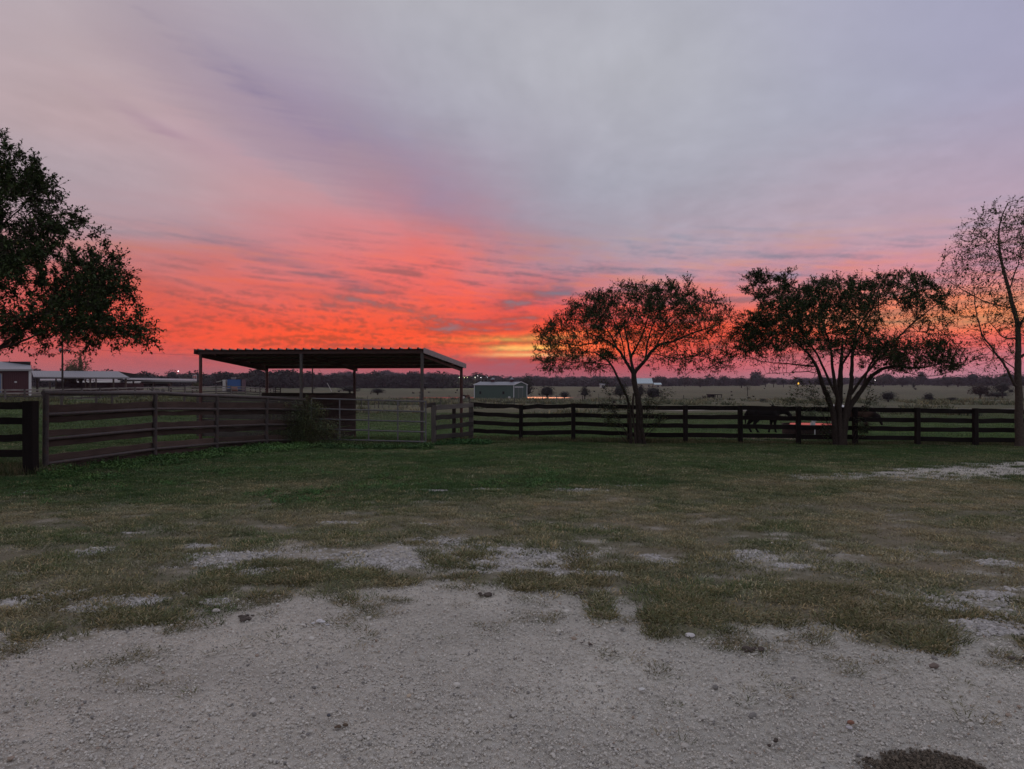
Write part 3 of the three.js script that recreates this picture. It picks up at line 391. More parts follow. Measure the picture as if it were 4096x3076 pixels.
// ---------- trees: limbs laid out by hand, the rest grown towards the light ----------
function growTree(o) {
  const r = rng(o.seed), X = [], Y = [], Z = [], par = [], minR = [], step = o.step;
  const addNode = (x, y, z, p, mr = 0) => { X.push(x); Y.push(y); Z.push(z); par.push(p); minR.push(mr); return X.length - 1; };
  for (const L of o.limbs) {
    const [pts, r0, r1] = L; let last = -1, tot = 0; const len = []; for (let i = 1; i < pts.length; i++) { len.push(Math.hypot(pts[i][0] - pts[i - 1][0], pts[i][1] - pts[i - 1][1], pts[i][2] - pts[i - 1][2])); tot += len[i - 1]; }
    if (!L[3]) { let best = 1e9; for (let k = 0; k < X.length; k++) { const q = Math.hypot(X[k] - pts[0][0], Y[k] - pts[0][1], Z[k] - pts[0][2]); if (q < best) { best = q; last = k; } } }
    let run = 0; const cv = new THREE.CatmullRomCurve3(pts.map((p) => new THREE.Vector3(...p))), n = Math.max(2, Math.round(tot / step));
    for (let i = last >= 0 ? 1 : 0; i <= n; i++) { const p = cv.getPointAt(i / n), w = (1 - Math.abs(2 * i / n - 1)) * step * 0.25; last = addNode(p.x + (r() - .5) * w, p.y + (r() - .5) * w, p.z + (r() - .5) * w, last, lerp(r0, r1, i / n)); }
  }
  const at = o.attract(r), nA = at.length, near = new Int32Array(nA).fill(-1), nd = new Float32Array(nA).fill(1e9), alive = new Uint8Array(nA).fill(1), grown = new Int16Array(60000);
  const see = (k) => { for (let a = 0; a < nA; a++) if (alive[a]) { const dx = at[a][0] - X[k], dy = at[a][1] - Y[k], dz = at[a][2] - Z[k], q = dx * dx + dy * dy + dz * dz; if (q < nd[a]) { nd[a] = q; near[a] = k; } } };
  for (let k = 0; k < X.length; k++) if (Y[k] > (o.from ?? 0)) see(k);
  const di2 = o.reach * o.reach, dk2 = o.kill * o.kill;
  for (let it = 0; it < 90 && X.length < 26000; it++) {
    const pull = new Map();
    for (let a = 0; a < nA; a++) { if (!alive[a]) continue; if (nd[a] < dk2) { alive[a] = 0; continue; } if (nd[a] > di2) continue; const k = near[a], q = Math.sqrt(nd[a]); let p = pull.get(k); if (!p) pull.set(k, p = [0, 0, 0]); p[0] += (at[a][0] - X[k]) / q; p[1] += (at[a][1] - Y[k]) / q; p[2] += (at[a][2] - Z[k]) / q; }
    if (!pull.size) break; let made = 0;
    for (const [k, p] of pull) { if (grown[k] > 3) continue; const P = par[k]; let dx = p[0], dy = p[1], dz = p[2]; let m = Math.hypot(dx, dy, dz) || 1; dx /= m; dy /= m; dz /= m; if (P >= 0) { const l = Math.hypot(X[k] - X[P], Y[k] - Y[P], Z[k] - Z[P]) || 1, g = grown[k] ? 0.1 : 0.45; dx += (X[k] - X[P]) / l * g; dy += (Y[k] - Y[P]) / l * g; dz += (Z[k] - Z[P]) / l * g; } dx += (r() - .5) * 0.55; dy += (r() - .5) * 0.55 + (o.lift ?? 0.05); dz += (r() - .5) * 0.55; m = Math.hypot(dx, dy, dz) || 1; grown[k]++; const q = addNode(X[k] + dx / m * step, Y[k] + dy / m * step, Z[k] + dz / m * step, k); see(q); made++; }
    if (!made) break;
  }
  // thickness: a limb carries what grows from it
  const n = X.length, kids = Array.from({ length: n }, () => []), rad = new Float32Array(n), e = o.pipe ?? 2.35; for (let k = 0; k < n; k++) if (par[k] >= 0) kids[par[k]].push(k);
  const order = [...Array(n).keys()].sort((a, b) => b - a); // children always come after parents
  const sum = new Float64Array(n); for (const k of order) { rad[k] = Math.max(Math.pow(sum[k] || Math.pow(o.tip, e), 1 / e), minR[k]); if (par[k] >= 0) sum[par[k]] += Math.pow(rad[k] < minR[k] * 1.001 ? Math.min(rad[k], Math.pow(sum[k] || Math.pow(o.tip, e), 1 / e)) : rad[k], e); }
  for (let k = 0; k < n; k++) if (par[k] >= 0 && rad[k] > rad[par[k]] * 1.02 && !minR[par[k]]) rad[k] = rad[par[k]];
  const wood = new MB(), trunk = new MB();
  const chain = (start) => { // follow the thickest child
    const P = [], Rr = []; let k = start; if (par[k] >= 0) { P.push([X[par[k]], Y[par[k]], Z[par[k]]]); Rr.push(Math.min(rad[par[k]], rad[k] * 1.25)); }
    const todo = []; for (;;) { P.push([X[k], Y[k], Z[k]]); Rr.push(rad[k]); const c = kids[k]; if (!c.length) break; let b = c[0]; for (const q of c) if (rad[q] > rad[b]) b = q; for (const q of c) if (q !== b) todo.push(q); k = b; }
    if (P.length > 1) { const thick = Rr[Math.min(1, Rr.length - 1)]; const s = thick > 0.09 ? 14 : thick > 0.03 ? 8 : thick > 0.012 ? 5 : 3; (thick > (o.trunkR ?? 0.05) ? trunk : wood).tube(P, Rr, s, { caps: false, rough: thick > 0.02 ? 0.16 : 0 }); }
    for (const q of todo) chain(q);
  };
  for (let k = 0; k < n; k++) if (par[k] < 0) chain(k);
  // twigs and leaves
  const leaves = new MB(); const up = [0, 1, 0];
  const tone = (x, y, z) => { const t = r(), k = 0.75 + 0.6 * r(); const c = t < o.yellow ? [0.12, 0.105, 0.03] : t < 0.6 ? [0.052, 0.078, 0.026] : [0.038, 0.062, 0.024]; return c.map((v) => v * k * (o.bright ?? 1)); };
  const leafAt = (x, y, z, bx, by, bz) => { const a = r() * 6.283, q = r() * 2 - 1, s = Math.sqrt(1 - q * q); let dx = Math.cos(a) * s + bx, dy = q * 0.8 + by, dz = Math.sin(a) * s + bz; const m = Math.hypot(dx, dy, dz) || 1; const L = o.leaf * (0.6 + 0.75 * r()), u = [r() - .5, 0.6 + r(), r() - .5], um = Math.hypot(...u); leaves.leaf(x, y, z, [dx / m, dy / m, dz / m], u.map((v) => v / um), L, L * 0.56, tone(x, y, z)); };
  for (let k = 0; k < n; k++) {
    if (rad[k] > o.twigR || par[k] < 0 || Y[k] < (o.from ?? 0) * 0.8) continue;
    const dens = o.density(X[k], Y[k], Z[k]); if (dens <= 0) continue;
    const p = par[k], l = Math.hypot(X[k] - X[p], Y[k] - Y[p], Z[k] - Z[p]) || 1, gx = (X[k] - X[p]) / l, gy = (Y[k] - Y[p]) / l, gz = (Z[k] - Z[p]) / l, tipN = !kids[k].length;
    const nt = Math.floor(dens * (tipN ? o.tipTwigs : o.sideTwigs) + r());
    for (let t = 0; t < nt; t++) {
      let dx = gx * 0.7 + (r() - .5) * 1.5, dy = gy * 0.7 + (r() - .5) * 1.3 + 0.28, dz = gz * 0.7 + (r() - .5) * 1.5; let m = Math.hypot(dx, dy, dz) || 1; dx /= m; dy /= m; dz /= m;
      const L = o.twig * (0.4 + 0.9 * r()), P = [[X[k], Y[k], Z[k]]], c = 3; for (let j = 1; j <= c; j++) P.push([X[k] + dx * L * j / c + (r() - .5) * 0.03, Y[k] + dy * L * j / c + (r() - .5) * 0.03, Z[k] + dz * L * j / c + (r() - .5) * 0.03]);
      wood.tube(P, [o.tip, o.tip * 0.8, o.tip * 0.7, o.tip * 0.5], 3, { caps: false });
      const nl = Math.round(o.perTwig * (0.5 + r()) * Math.min(1.3, 0.35 + dens)); for (let j = 0; j < nl; j++) { const f = 0.25 + 0.75 * (j + r()) / nl, i = Math.min(c - 1, Math.floor(f * c)), g = f * c - i; leafAt(lerp(P[i][0], P[i + 1][0], g), lerp(P[i][1], P[i + 1][1], g), lerp(P[i][2], P[i + 1][2], g), dx * 0.6, dy * 0.6, dz * 0.6); }
    }
    const nl = Math.floor(dens * o.perNode + r()); for (let j = 0; j < nl; j++) leafAt(X[k], Y[k], Z[k], gx * 0.3, 0.1, gz * 0.3);
  }
  return { wood, trunk, leaves, count: n, nl: leaves.i.length / 6 };
}
function plantTree(name, t, x, y, z, label, category, group, bark) {
  const g = thing(name, x, y, z, 0, label, category, group);
  t.trunk.build('trunk', bark, g); t.wood.build('branches', bark, g); if (t.leaves.i.length) t.leaves.build('crown', M.leaf, g); return g;
}
function suckers(t, list, seed, leafSize, upTo) { leafSize *= 1.15;          // thin shoots from the foot of a tree
  const r = rng(seed);
  for (const P of list) {
    const cv = new THREE.CatmullRomCurve3(P.map((p) => new THREE.Vector3(...p))), pts = [], n = 12; for (let i = 0; i <= n; i++) { const p = cv.getPointAt(i / n); pts.push([p.x, p.y, p.z]); }
    t.wood.tube(pts, pts.map((_, i) => lerp(0.011, 0.003, i / n)), 4, { caps: false });
    for (let j = 0; j < 190; j++) { const f = Math.max(upTo, 0.15) + (1 - Math.max(upTo, 0.15)) * Math.sqrt(r()), p = cv.getPointAt(Math.min(1, f)), b = r() * 6.283, el = (r() - .4) * 1.2, L = leafSize * (0.6 + 0.8 * r()), k = 0.7 + 0.6 * r(), w = 0.30 * f; const c = r() < 0.12 ? [0.13, 0.10, 0.035] : [0.062, 0.082, 0.036]; t.leaves.leaf(p.x + (r() - .5) * w, p.y + (r() - .5) * w, p.z + (r() - .5) * w, [Math.cos(b) * Math.cos(el), Math.sin(el), Math.sin(b) * Math.cos(el)], [0, 1, 0], L, L * 0.6, c.map((v) => v * k)); }
  }
}
const local = (bx, by, s) => (list) => list.map(([pts, r0, r1, root]) => [pts.map(([x, y, z]) => [(x - bx) / s, (by - y) / s, z]), r0, r1, root]);
{ // nearer of the two spreading trees: airy crown, many stems
  const L = local(2537, 1795, 122.3);
  const top = (x, z) => { const t = ((x - 0.02) / 3.22) ** 2 + (z / 2.9) ** 2; return [t, 3.55 + 0.10 * x + 1.62 * Math.sqrt(Math.max(0, 1 - t)) + 0.3 * noise(x * 1.5, z * 1.5), 2.52 + 0.95 * (1 - t)]; };
  const t = growTree({
    seed: 5, step: 0.115, reach: 0.95, kill: 0.19, tip: 0.0036, twigR: 0.0105, from: 2.0, pipe: 2.5, lift: 0.12, leaf: 0.054, yellow: 0.03, twig: 0.29, tipTwigs: 8.5, sideTwigs: 2.9, perTwig: 8.0, perNode: 2.0, trunkR: 0.045,
    limbs: L([
      [[[2556, 1800, 0], [2554, 1700, 0.02], [2551, 1620, 0.05], [2540, 1560, 0.0], [2534, 1500, -0.05]], 0.1075, 0.0817, 1],
      [[[2578, 1800, 0.05], [2566, 1740, 0.1], [2562, 1650, 0.12], [2552, 1600, 0.06]], 0.0645, 0.0473, 1],
      [[[2522, 1800, 0.1], [2519, 1700, 0.15], [2508, 1620, 0.2], [2476, 1550, 0.3], [2432, 1470, 0.4], [2372, 1430, 0.55]], 0.0585, 0.0241, 1],
      [[[2540, 1800, 0.22], [2534, 1730, 0.2], [2528, 1660, 0.15], [2532, 1590, 0.1]], 0.0387, 0.0301, 1],
      [[[2536, 1515, -0.02], [2500, 1462, 0.1], [2465, 1415, 0.3], [2410, 1380, 0.5], [2335, 1352, 0.75]], 0.0533, 0.0155],
      [[[2465, 1415, 0.3], [2440, 1345, -0.2], [2398, 1285, -0.55]], 0.0310, 0.0120],
      [[[2535, 1505, -0.05], [2526, 1440, -0.25], [2519, 1370, -0.55], [2506, 1290, -0.9]], 0.0516, 0.0146],
      [[[2526, 1445, -0.2], [2552, 1380, 0.4], [2571, 1300, 0.9], [2576, 1240, 1.2]], 0.0387, 0.0112],
      [[[2535, 1510, -0.05], [2571, 1468, 0.1], [2622, 1405, 0.2], [2684, 1384, 0.3], [2762, 1352, 0.4], [2832, 1328, 0.55]], 0.0619, 0.0155],
      [[[2580, 1458, 0.12], [2600, 1380, -0.4], [2640, 1290, -0.9], [2672, 1230, -1.3]], 0.0387, 0.0112],
      [[[2606, 1425, 0.2], [2640, 1350, 0.8], [2700, 1280, 1.3]], 0.0258, 0.0103],
      [[[2500, 1462, 0.1], [2470, 1380, 0.9], [2420, 1300, 1.6]], 0.0241, 0.0103],
      [[[2600, 1432, 0.2], [2690, 1452, 0.6], [2785, 1447, 0.9], [2858, 1482, 1.15]], 0.0172, 0.0069],
      [[[2440, 1480, 0.4], [2360, 1470, 0.8], [2270, 1470, 1.1], [2200, 1450, 1.2]], 0.0172, 0.0060],
      [[[2410, 1380, 0.5], [2320, 1395, -0.4], [2210, 1370, -0.8], [2155, 1340, -0.8]], 0.0172, 0.0060],
    ]),
    attract: (r) => { const P = []; let k = 0; while (P.length < 3000 && k++ < 60000) { const a = r() * 6.283, q = Math.sqrt(r()), x = Math.cos(a) * q * 3.25, z = Math.sin(a) * q * 2.95, [tt, yt, yb] = top(x, z); if (tt > 1) continue; const f = Math.pow(r(), 0.82), y = lerp(yb - 0.25 * tt, yt, f); if (fbm(x * 0.9 + 3, y * 1.1 + z * 0.8, 2) < -0.30) continue; P.push([x, y, z]); }
      for (let j = 0; j < 130; j++) P.push([lerp(1.3, 2.75, r()), lerp(2.35, 2.95, r()), lerp(0.3, 1.4, r())]); for (let j = 0; j < 150; j++) P.push([lerp(-2.9, -1.0, r()), lerp(2.35, 2.95, r()), lerp(0.2, 1.4, r())]); return P; },
    density: (x, y, z) => { const [, yt] = top(x, z), u = yt - y, n = fbm(x * 1.3, y * 1.5 + z * 1.2, 2); return clamp(0.24 + 0.85 * Math.exp(-u / 0.5) + 0.95 * n + (y < 2.95 ? 0.3 : 0), 0.05, 1.6); },
  });
  suckers(t, [[[-0.1, 0.1, 0.2], [-0.35, 0.5, 0.3], [-0.8, 1.15, 0.3], [-1.15, 1.2, 0.3]], [[0.1, 0.1, 0.2], [0.5, 0.6, 0.35], [0.85, 1.0, 0.4]], [[0.15, 0.1, 0.1], [0.45, 0.8, 0.2], [0.7, 1.3, 0.2], [1.15, 1.75, 0.25]], [[-0.2, 0.1, 0.1], [-0.5, 0.7, 0.1], [-0.75, 1.35, 0.15]], [[-0.12, 0.15, 0.3], [-0.4, 0.55, 0.45], [-1.0, 0.8, 0.5]], [[0.05, 0.1, 0.3], [0.3, 0.7, 0.4], [0.42, 1.45, 0.4]], [[-0.15, 0.1, 0.3], [-0.25, 0.8, 0.35], [-0.3, 1.5, 0.35], [-0.42, 1.8, 0.3]], [[0.2, 0.1, 0.0], [0.6, 0.5, 0.1], [0.95, 0.9, 0.1]], [[-0.3, 0.1, 0.2], [-0.7, 0.6, 0.3], [-1.0, 1.0, 0.35]], [[-0.25, 0.3, 0.15], [-0.6, 1.0, 0.2], [-0.95, 1.75, 0.25], [-1.1, 2.1, 0.2]], [[0.1, 0.2, 0.25], [0.3, 0.9, 0.3], [0.55, 1.5, 0.3]]], 88, 0.06, 0.4);
  plantTree('tree', t, PX(2537, 24.2), terrain(PX(2537, 24.2), -24.2), -24.2, 'spreading many-stemmed tree with an airy crown before the fence, nearer the green barn', 'tree', 'spreading trees along the dark fence', M.bark);
  console.log('tree A', t.count, t.nl);
}
{ // the denser of the two, to the right
  const L = local(3360, 1797, 124.9);
  const top = (x, z) => { const t = ((x + 0.10) / 3.36) ** 2 + (z / 3.0) ** 2; return [t, 3.62 + 0.17 * x + 1.80 * Math.sqrt(Math.max(0, 1 - t)) + 0.34 * noise(x * 1.3 + 4, z * 1.3), 2.72 + 0.42 * (1 - t) - 0.06 * x]; };
  const t = growTree({
    seed: 19, step: 0.115, reach: 0.95, kill: 0.19, tip: 0.0036, twigR: 0.0105, from: 2.1, pipe: 2.5, lift: 0.1, leaf: 0.058, yellow: 0.03, twig: 0.30, tipTwigs: 8.5, sideTwigs: 3.0, perTwig: 8.4, perNode: 2.4, trunkR: 0.045,
    limbs: L([
      [[[3354, 1806, 0], [3354, 1720, 0], [3356, 1650, -0.05], [3366, 1560, -0.1], [3372, 1480, -0.15], [3382, 1370, -0.2]], 0.1720, 0.0258, 1],
      [[[3340, 1806, 0.1], [3336, 1720, 0.1], [3322, 1650, 0.12], [3283, 1562, 0.2], [3250, 1482, 0.3], [3214, 1432, 0.4], [3150, 1382, 0.6]], 0.1204, 0.0189, 1],
      [[[3370, 1806, 0.05], [3374, 1720, 0.08], [3392, 1645, 0.1], [3440, 1572, 0.15], [3482, 1512, 0.2], [3545, 1482, 0.3], [3640, 1488, 0.5], [3745, 1465, 0.6]], 0.1161, 0.0086, 1],
      [[[3352, 1806, 0.2], [3350, 1720, 0.2], [3344, 1640, 0.2], [3330, 1575, 0.25], [3316, 1510, 0.3], [3290, 1410, 0.6], [3242, 1310, 0.9]], 0.0989, 0.0120, 1],
      [[[3362, 1806, 0.2], [3366, 1720, 0.18], [3378, 1640, 0.18], [3398, 1560, 0.1], [3420, 1450, -0.2], [3452, 1335, -0.4], [3520, 1252, -0.7], [3600, 1202, -0.9]], 0.0989, 0.0086, 1],
      [[[3360, 1620, -0.05], [3345, 1540, -0.5], [3320, 1440, -0.9], [3270, 1330, -1.3], [3200, 1240, -1.5]], 0.0516, 0.0120],
      [[[3390, 1600, 0.15], [3425, 1520, 0.5], [3490, 1420, 0.9], [3570, 1320, 1.2], [3660, 1240, 1.4]], 0.0516, 0.0120],
      [[[3440, 1572, 0.15], [3500, 1470, -0.3], [3590, 1390, -0.7], [3690, 1330, -0.9]], 0.0387, 0.0103],
      [[[3250, 1482, 0.3], [3175, 1476, 0.5], [3100, 1471, 0.7], [3005, 1462, 0.9], [2944, 1440, 1.0]], 0.0292, 0.0060],
      [[[3262, 1510, 0.28], [3190, 1502, 0.7], [3100, 1508, 1.1], [3010, 1512, 1.3]], 0.0155, 0.0052],
      [[[3372, 1480, -0.15], [3400, 1380, 0.5], [3430, 1260, 1.0], [3440, 1180, 1.3]], 0.0344, 0.0103],
      [[[3214, 1432, 0.4], [3120, 1330, 0.1], [3060, 1240, -0.1], [3020, 1180, -0.1]], 0.0258, 0.0086],
      [[[3540, 1484, 0.3], [3640, 1520, 0.8], [3740, 1500, 1.0], [3830, 1452, 1.0]], 0.0155, 0.0052],
    ]),
    attract: (r) => { const P = []; let k = 0; while (P.length < 3100 && k++ < 60000) { const a = r() * 6.283, q = Math.sqrt(r()), x = -0.10 + Math.cos(a) * q * 3.36, z = Math.sin(a) * q * 3.0, [tt, yt, yb] = top(x, z); if (tt > 1) continue; const y = lerp(yb - 0.2 * tt, yt, Math.pow(r(), 0.85)); if (fbm(x * 0.8 + 13, y * 1.1 + z * 0.8, 2) < -0.28) continue; P.push([x, y, z]); }
      for (let j = 0; j < 60; j++) P.push([lerp(-2.95, -2.2, r()), lerp(4.6, 5.5, r()), lerp(-0.6, 0.5, r())]); for (let j = 0; j < 40; j++) P.push([lerp(-1.75, -1.3, r()), lerp(5.0, 5.5, r()), lerp(-1.2, -0.4, r())]);
      for (let j = 0; j < 230; j++) P.push([lerp(1.0, 3.35, r()), lerp(2.35, 3.05, r()), lerp(-0.5, 1.5, r())]); for (let j = 0; j < 90; j++) P.push([lerp(-3.0, -0.9, r()), lerp(2.25, 2.75, r()), lerp(0.4, 1.5, r())]); return P; },
    density: (x, y, z) => { const [, yt] = top(x, z), u = yt - y, n = fbm(x * 1.1 + 7, y * 1.4 + z * 1.1, 2); const win = Math.exp(-(((x - 1.35) / 1.1) ** 2 + ((y - 3.95) / 0.42) ** 2)); if (y < 2.85 && x < -0.5) return 0.22 + 0.5 * n; return clamp(0.36 + 0.8 * Math.exp(-u / 0.6) + 1.1 * n + (x < -0.8 ? 0.15 : 0) + (y < 3.3 && x > -0.4 ? 0.4 : 0) - 0.75 * win, 0.05, 1.7); },
  });
  suckers(t, [[[-0.3, 0.1, 0.2], [-0.6, 0.8, 0.35], [-0.9, 1.5, 0.4], [-1.05, 2.0, 0.4]], [[-0.3, 0.1, 0.3], [-0.7, 0.9, 0.5], [-1.3, 1.6, 0.5], [-1.75, 1.75, 0.5]], [[-0.25, 0.1, 0.3], [-0.8, 0.8, 0.5], [-1.6, 1.4, 0.5], [-1.95, 1.35, 0.5]], [[-0.2, 0.1, 0.3], [-0.7, 1.0, 0.4], [-1.25, 1.9, 0.4], [-1.7, 2.1, 0.4]], [[0.3, 0.1, 0.2], [0.5, 0.7, 0.3], [0.75, 1.35, 0.3], [0.95, 1.6, 0.3]], [[0.35, 0.1, 0.1], [0.6, 0.35, 0.2], [0.75, 0.6, 0.2]], [[-0.35, 0.0, 0.2], [-0.55, 0.3, 0.3], [-0.62, 0.6, 0.3]], [[0.35, 0.0, 0.2], [0.5, 0.4, 0.3], [0.52, 0.8, 0.3]], [[-0.3, 0.2, 0.2], [-0.5, 1.0, 0.3], [-0.55, 1.9, 0.35]], [[0.3, 0.3, 0.2], [0.6, 1.2, 0.3], [0.9, 2.2, 0.35], [1.0, 2.6, 0.35]]], 89, 0.065, 0.5);
  plantTree('tree', t, PX(3360, 23.7), terrain(PX(3360, 23.7), -23.7), -23.7, 'spreading tree with the denser dark crown and thick fused trunk', 'tree', 'spreading trees along the dark fence', M.bark);
  console.log('tree B', t.count, t.nl);
}
{ // tall, half-bare tree cut by the right edge of the picture
  const L = local(4076, 1800, 129.8);
  const t = growTree({
    seed: 23, step: 0.12, reach: 1.2, kill: 0.19, tip: 0.0032, twigR: 0.010, from: 1.9, pipe: 2.5, lift: 0.15, leaf: 0.068, yellow: 0.25, bright: 1.1, twig: 0.34, tipTwigs: 4.2, sideTwigs: 1.1, perTwig: 3.4, perNode: 0.4, trunkR: 0.05,
    limbs: L([
      [[[4078, 1806, 0], [4076, 1650, 0], [4072, 1489, 0], [4067, 1328, 0.05], [4036, 1192, 0.05], [3998, 1010, 0.0], [4004, 905, -0.05], [4030, 825, 0]], 0.1290, 0.0103, 1],
      [[[4064, 1565, 0], [4004, 1478, 0.2], [3934, 1402, 0.35], [3899, 1360, 0.4], [3871, 1258, 0.4], [3864, 1185, 0.4]], 0.0430, 0.0086],
      [[[4067, 1366, 0], [3992, 1366, 0.3], [3938, 1330, 0.5], [3890, 1300, 0.7]], 0.0258, 0.0069],
      [[[4060, 1490, 0.05], [4010, 1430, -0.3], [3975, 1370, -0.5], [3965, 1300, -0.6]], 0.0189, 0.0060],
      [[[4067, 1335, 0], [4095, 1260, 0.2], [4140, 1170, 0.3], [4170, 1080, 0.3]], 0.0387, 0.0086],
      [[[4030, 1180, 0.05], [4075, 1110, -0.2], [4110, 1020, -0.3], [4130, 930, -0.3]], 0.0258, 0.0069],
      [[[4015, 1080, 0], [3950, 1010, 0.3], [3890, 960, 0.4]], 0.0172, 0.0052],
      [[[4075, 1440, 0], [4150, 1390, 0.4], [4230, 1340, 0.5]], 0.0344, 0.0086],
      [[[4050, 1250, 0.05], [3980, 1210, -0.5], [3900, 1150, -0.8], [3830, 1100, -0.9]], 0.0189, 0.0052],
      [[[4000, 960, 0], [3965, 900, -0.3], [3945, 860, -0.4]], 0.0103, 0.0043],
    ]),
    attract: (r) => { const P = []; let k = 0; while (P.length < 2100 && k++ < 50000) { const x = (r() * 2 - 1), y = (r() * 2 - 1), z = (r() * 2 - 1), q = x * x + y * y + z * z; if (q > 1) continue; const X = -0.1 + x * 2.35, Y = 4.75 + y * 2.85, Z = z * 1.9; if (Y < 2.5 && X > -0.2) continue; P.push([X, Y, Z]); } return P; },
    density: (x, y, z) => clamp(0.55 + 0.8 * fbm(x * 1.3, y * 1.2 + z, 2) + (y > 5.6 ? 0.4 : 0), 0.08, 1.4),
  });
  plantTree('tree', t, PX(4076, 22.8), terrain(PX(4076, 22.8), -22.8), -22.8, 'tall thin-leaved half-bare tree with a straight trunk at the end of the dark fence', 'tree', null, M.twigBark);
  console.log('tree C', t.count, t.nl);
}
{ // big leafy tree reaching in at the left
  const top = (x, z) => { const t = (x * x + z * z) / (4.2 * 4.2); return [t, 2.85 + 4.35 * Math.pow(Math.max(0, 1 - t), 0.9) + 0.35 * noise(x * 0.9 + 2, z * 0.9 + 5), 2.45 + 0.22 * (1 - t) + 0.12 * ss(2, 3, x)]; };
  const t = growTree({
    seed: 41, step: 0.13, reach: 1.1, kill: 0.19, tip: 0.0036, twigR: 0.011, from: 2.0, pipe: 2.5, lift: 0.1, leaf: 0.066, yellow: 0.02, twig: 0.30, tipTwigs: 9, sideTwigs: 3.0, perTwig: 8.0, perNode: 2.6, trunkR: 0.05,
    limbs: [
      [[[0, 0, 0], [0.02, 0.8, 0], [0.08, 1.5, 0.05], [0.15, 2.3, 0.1], [0.2, 3.6, 0.1], [0.1, 5.2, 0]], 0.1462, 0.0258, 1], [[[0.2, 0, 0.1], [0.26, 0.8, 0.15], [0.48, 1.7, 0.25], [1.0, 2.2, 0.4], [1.8, 2.36, 0.6], [2.5, 2.47, 0.75], [3.2, 2.7, 0.9], [3.85, 2.88, 1.0]], 0.0645, 0.0060, 1], [[[-0.2, 0, 0.1], [-0.3, 0.9, 0.1], [-0.7, 1.9, 0.3], [-1.6, 2.9, 0.8]], 0.0946, 0.0258, 1], [[[0.1, 0, -0.2], [0.2, 1, -0.4], [0.6, 2.1, -1.0], [1.4, 3.2, -1.8]], 0.0860, 0.0258, 1],
      [[[0.16, 2.2, 0.1], [0.9, 3.2, 0.4], [1.8, 3.9, 0.8], [2.8, 4.3, 1.0]], 0.0516, 0.0112], [[[0.2, 3.2, 0.1], [0.9, 4.2, -0.3], [1.6, 5.0, -0.5]], 0.0430, 0.0112], [[[0.1, 2.0, 0.1], [0.5, 2.7, 1.2], [0.9, 3.5, 2.3]], 0.0430, 0.0112], [[[-0.1, 2.0, 0.0], [-1.0, 3.4, -0.9], [-1.8, 4.3, -1.5]], 0.0430, 0.0112], [[[0.9, 2.25, 0.4], [2.0, 2.9, 0.1], [3.2, 3.3, -0.1]], 0.0301, 0.0086],
    ],
    attract: (r) => { const P = []; let k = 0; while (P.length < 3600 && k++ < 70000) { const a = r() * 6.283, q = Math.sqrt(r()) * 4.2, x = Math.cos(a) * q, z = Math.sin(a) * q, [tt, yt, yb] = top(x, z); if (tt > 1 || (x < -1.2 && r() < 0.65)) continue; const y = lerp(yb, yt, Math.pow(r(), 0.7)); if (fbm(x * 0.75 + 23, y * 0.9 + z * 0.6, 2) < -0.24 + 0.55 * Math.exp(-(((y - 4.55 + 0.25 * noise(z, 3)) / 0.28) ** 2)) * ss(1.9, 3.2, q) + 0.6 * Math.exp(-(((y - 3.35) / 0.16) ** 2)) * ss(3.0, 3.8, q)) continue; P.push([x, y, z]); } return P; },
    density: (x, y, z) => (y < top(x, z)[2] - 0.03 || (x > 2.1 && x < 3.5 && y < 2.72) ? 0 : 1) * clamp(0.85 + 1.5 * fbm(x * 0.95 + 11, y * 1.4 + z * 0.9, 2) - (y > 2.7 && y < 3.5 ? 0.2 : 0), 0.08, 1.5),
  });
  const bx = PX(-375, 14);
  plantTree('tree', t, bx, terrain(bx, -14), -14, 'big dark leafy tree whose boughs hang over the red barn and the pole lamp', 'tree', null, M.bark);
  console.log('tree D', t.count, t.nl);
}
// ---------- fences, corral and shelter ----------
const at = (px, d, y) => [PX(px, d), y, -d];
function boardFence(name, label, cat_, posts, o) {         // posts: [px, depth, top py]; rails behind the posts, one board per span
  const r = rng(o.seed), g = thing(name, 0, 0, 0, 0, label, cat_, o.group), P = posts.map(([px, d, py]) => { const x = PX(px, d); return { x, z: -d, top: HY(py, d), gnd: terrain(x, -d) }; });
  P.forEach((p, i) => { if (posts[i][3]) return; const m = new MB(), k = 0.75 + 0.5 * r(), lean = (r() - 0.5) * 0.03; m.board([p.x, p.gnd - 0.25, p.z], [p.x + lean, p.top, p.z + lean * 0.5], o.post, o.post * 0.92, { r, wob: 0.008, n: 4, tint: [k, k * 0.98, k * 0.96], edge: 0.012, up: [0, 0, 1] }); m.build(part(g, 'post'), o.mat, g); });
  for (let i = 0; i < P.length - 1; i++) {
    const a = P[i], b = P[i + 1], dx = b.x - a.x, dz = b.z - a.z, L = Math.hypot(dx, dz), nx = dz / L * (o.side ?? 1), nz = -dx / L * (o.side ?? 1), off = (o.post / 2 + 0.022) , ext = 0.03;
    for (let j = 0; j < o.rails.length; j++) {
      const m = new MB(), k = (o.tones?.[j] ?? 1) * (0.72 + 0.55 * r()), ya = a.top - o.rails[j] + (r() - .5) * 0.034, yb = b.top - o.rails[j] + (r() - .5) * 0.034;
      m.board([a.x + nx * off - dx / L * ext, ya, a.z + nz * off - dz / L * ext], [b.x + nx * off + dx / L * (ext - 0.07), yb, b.z + nz * off + dz / L * (ext - 0.07)], o.h * (0.96 + 0.08 * r()), 0.04, { r, n: 6, wob: (o.wob ?? 0.018) * (o.rough?.(i, j) ?? 1), sag: 0.008 * r(), tint: [k, k * 0.985, k * 0.97] }); m.build(part(g, 'rail'), o.mat, g);
    }
  }
  return g;
}
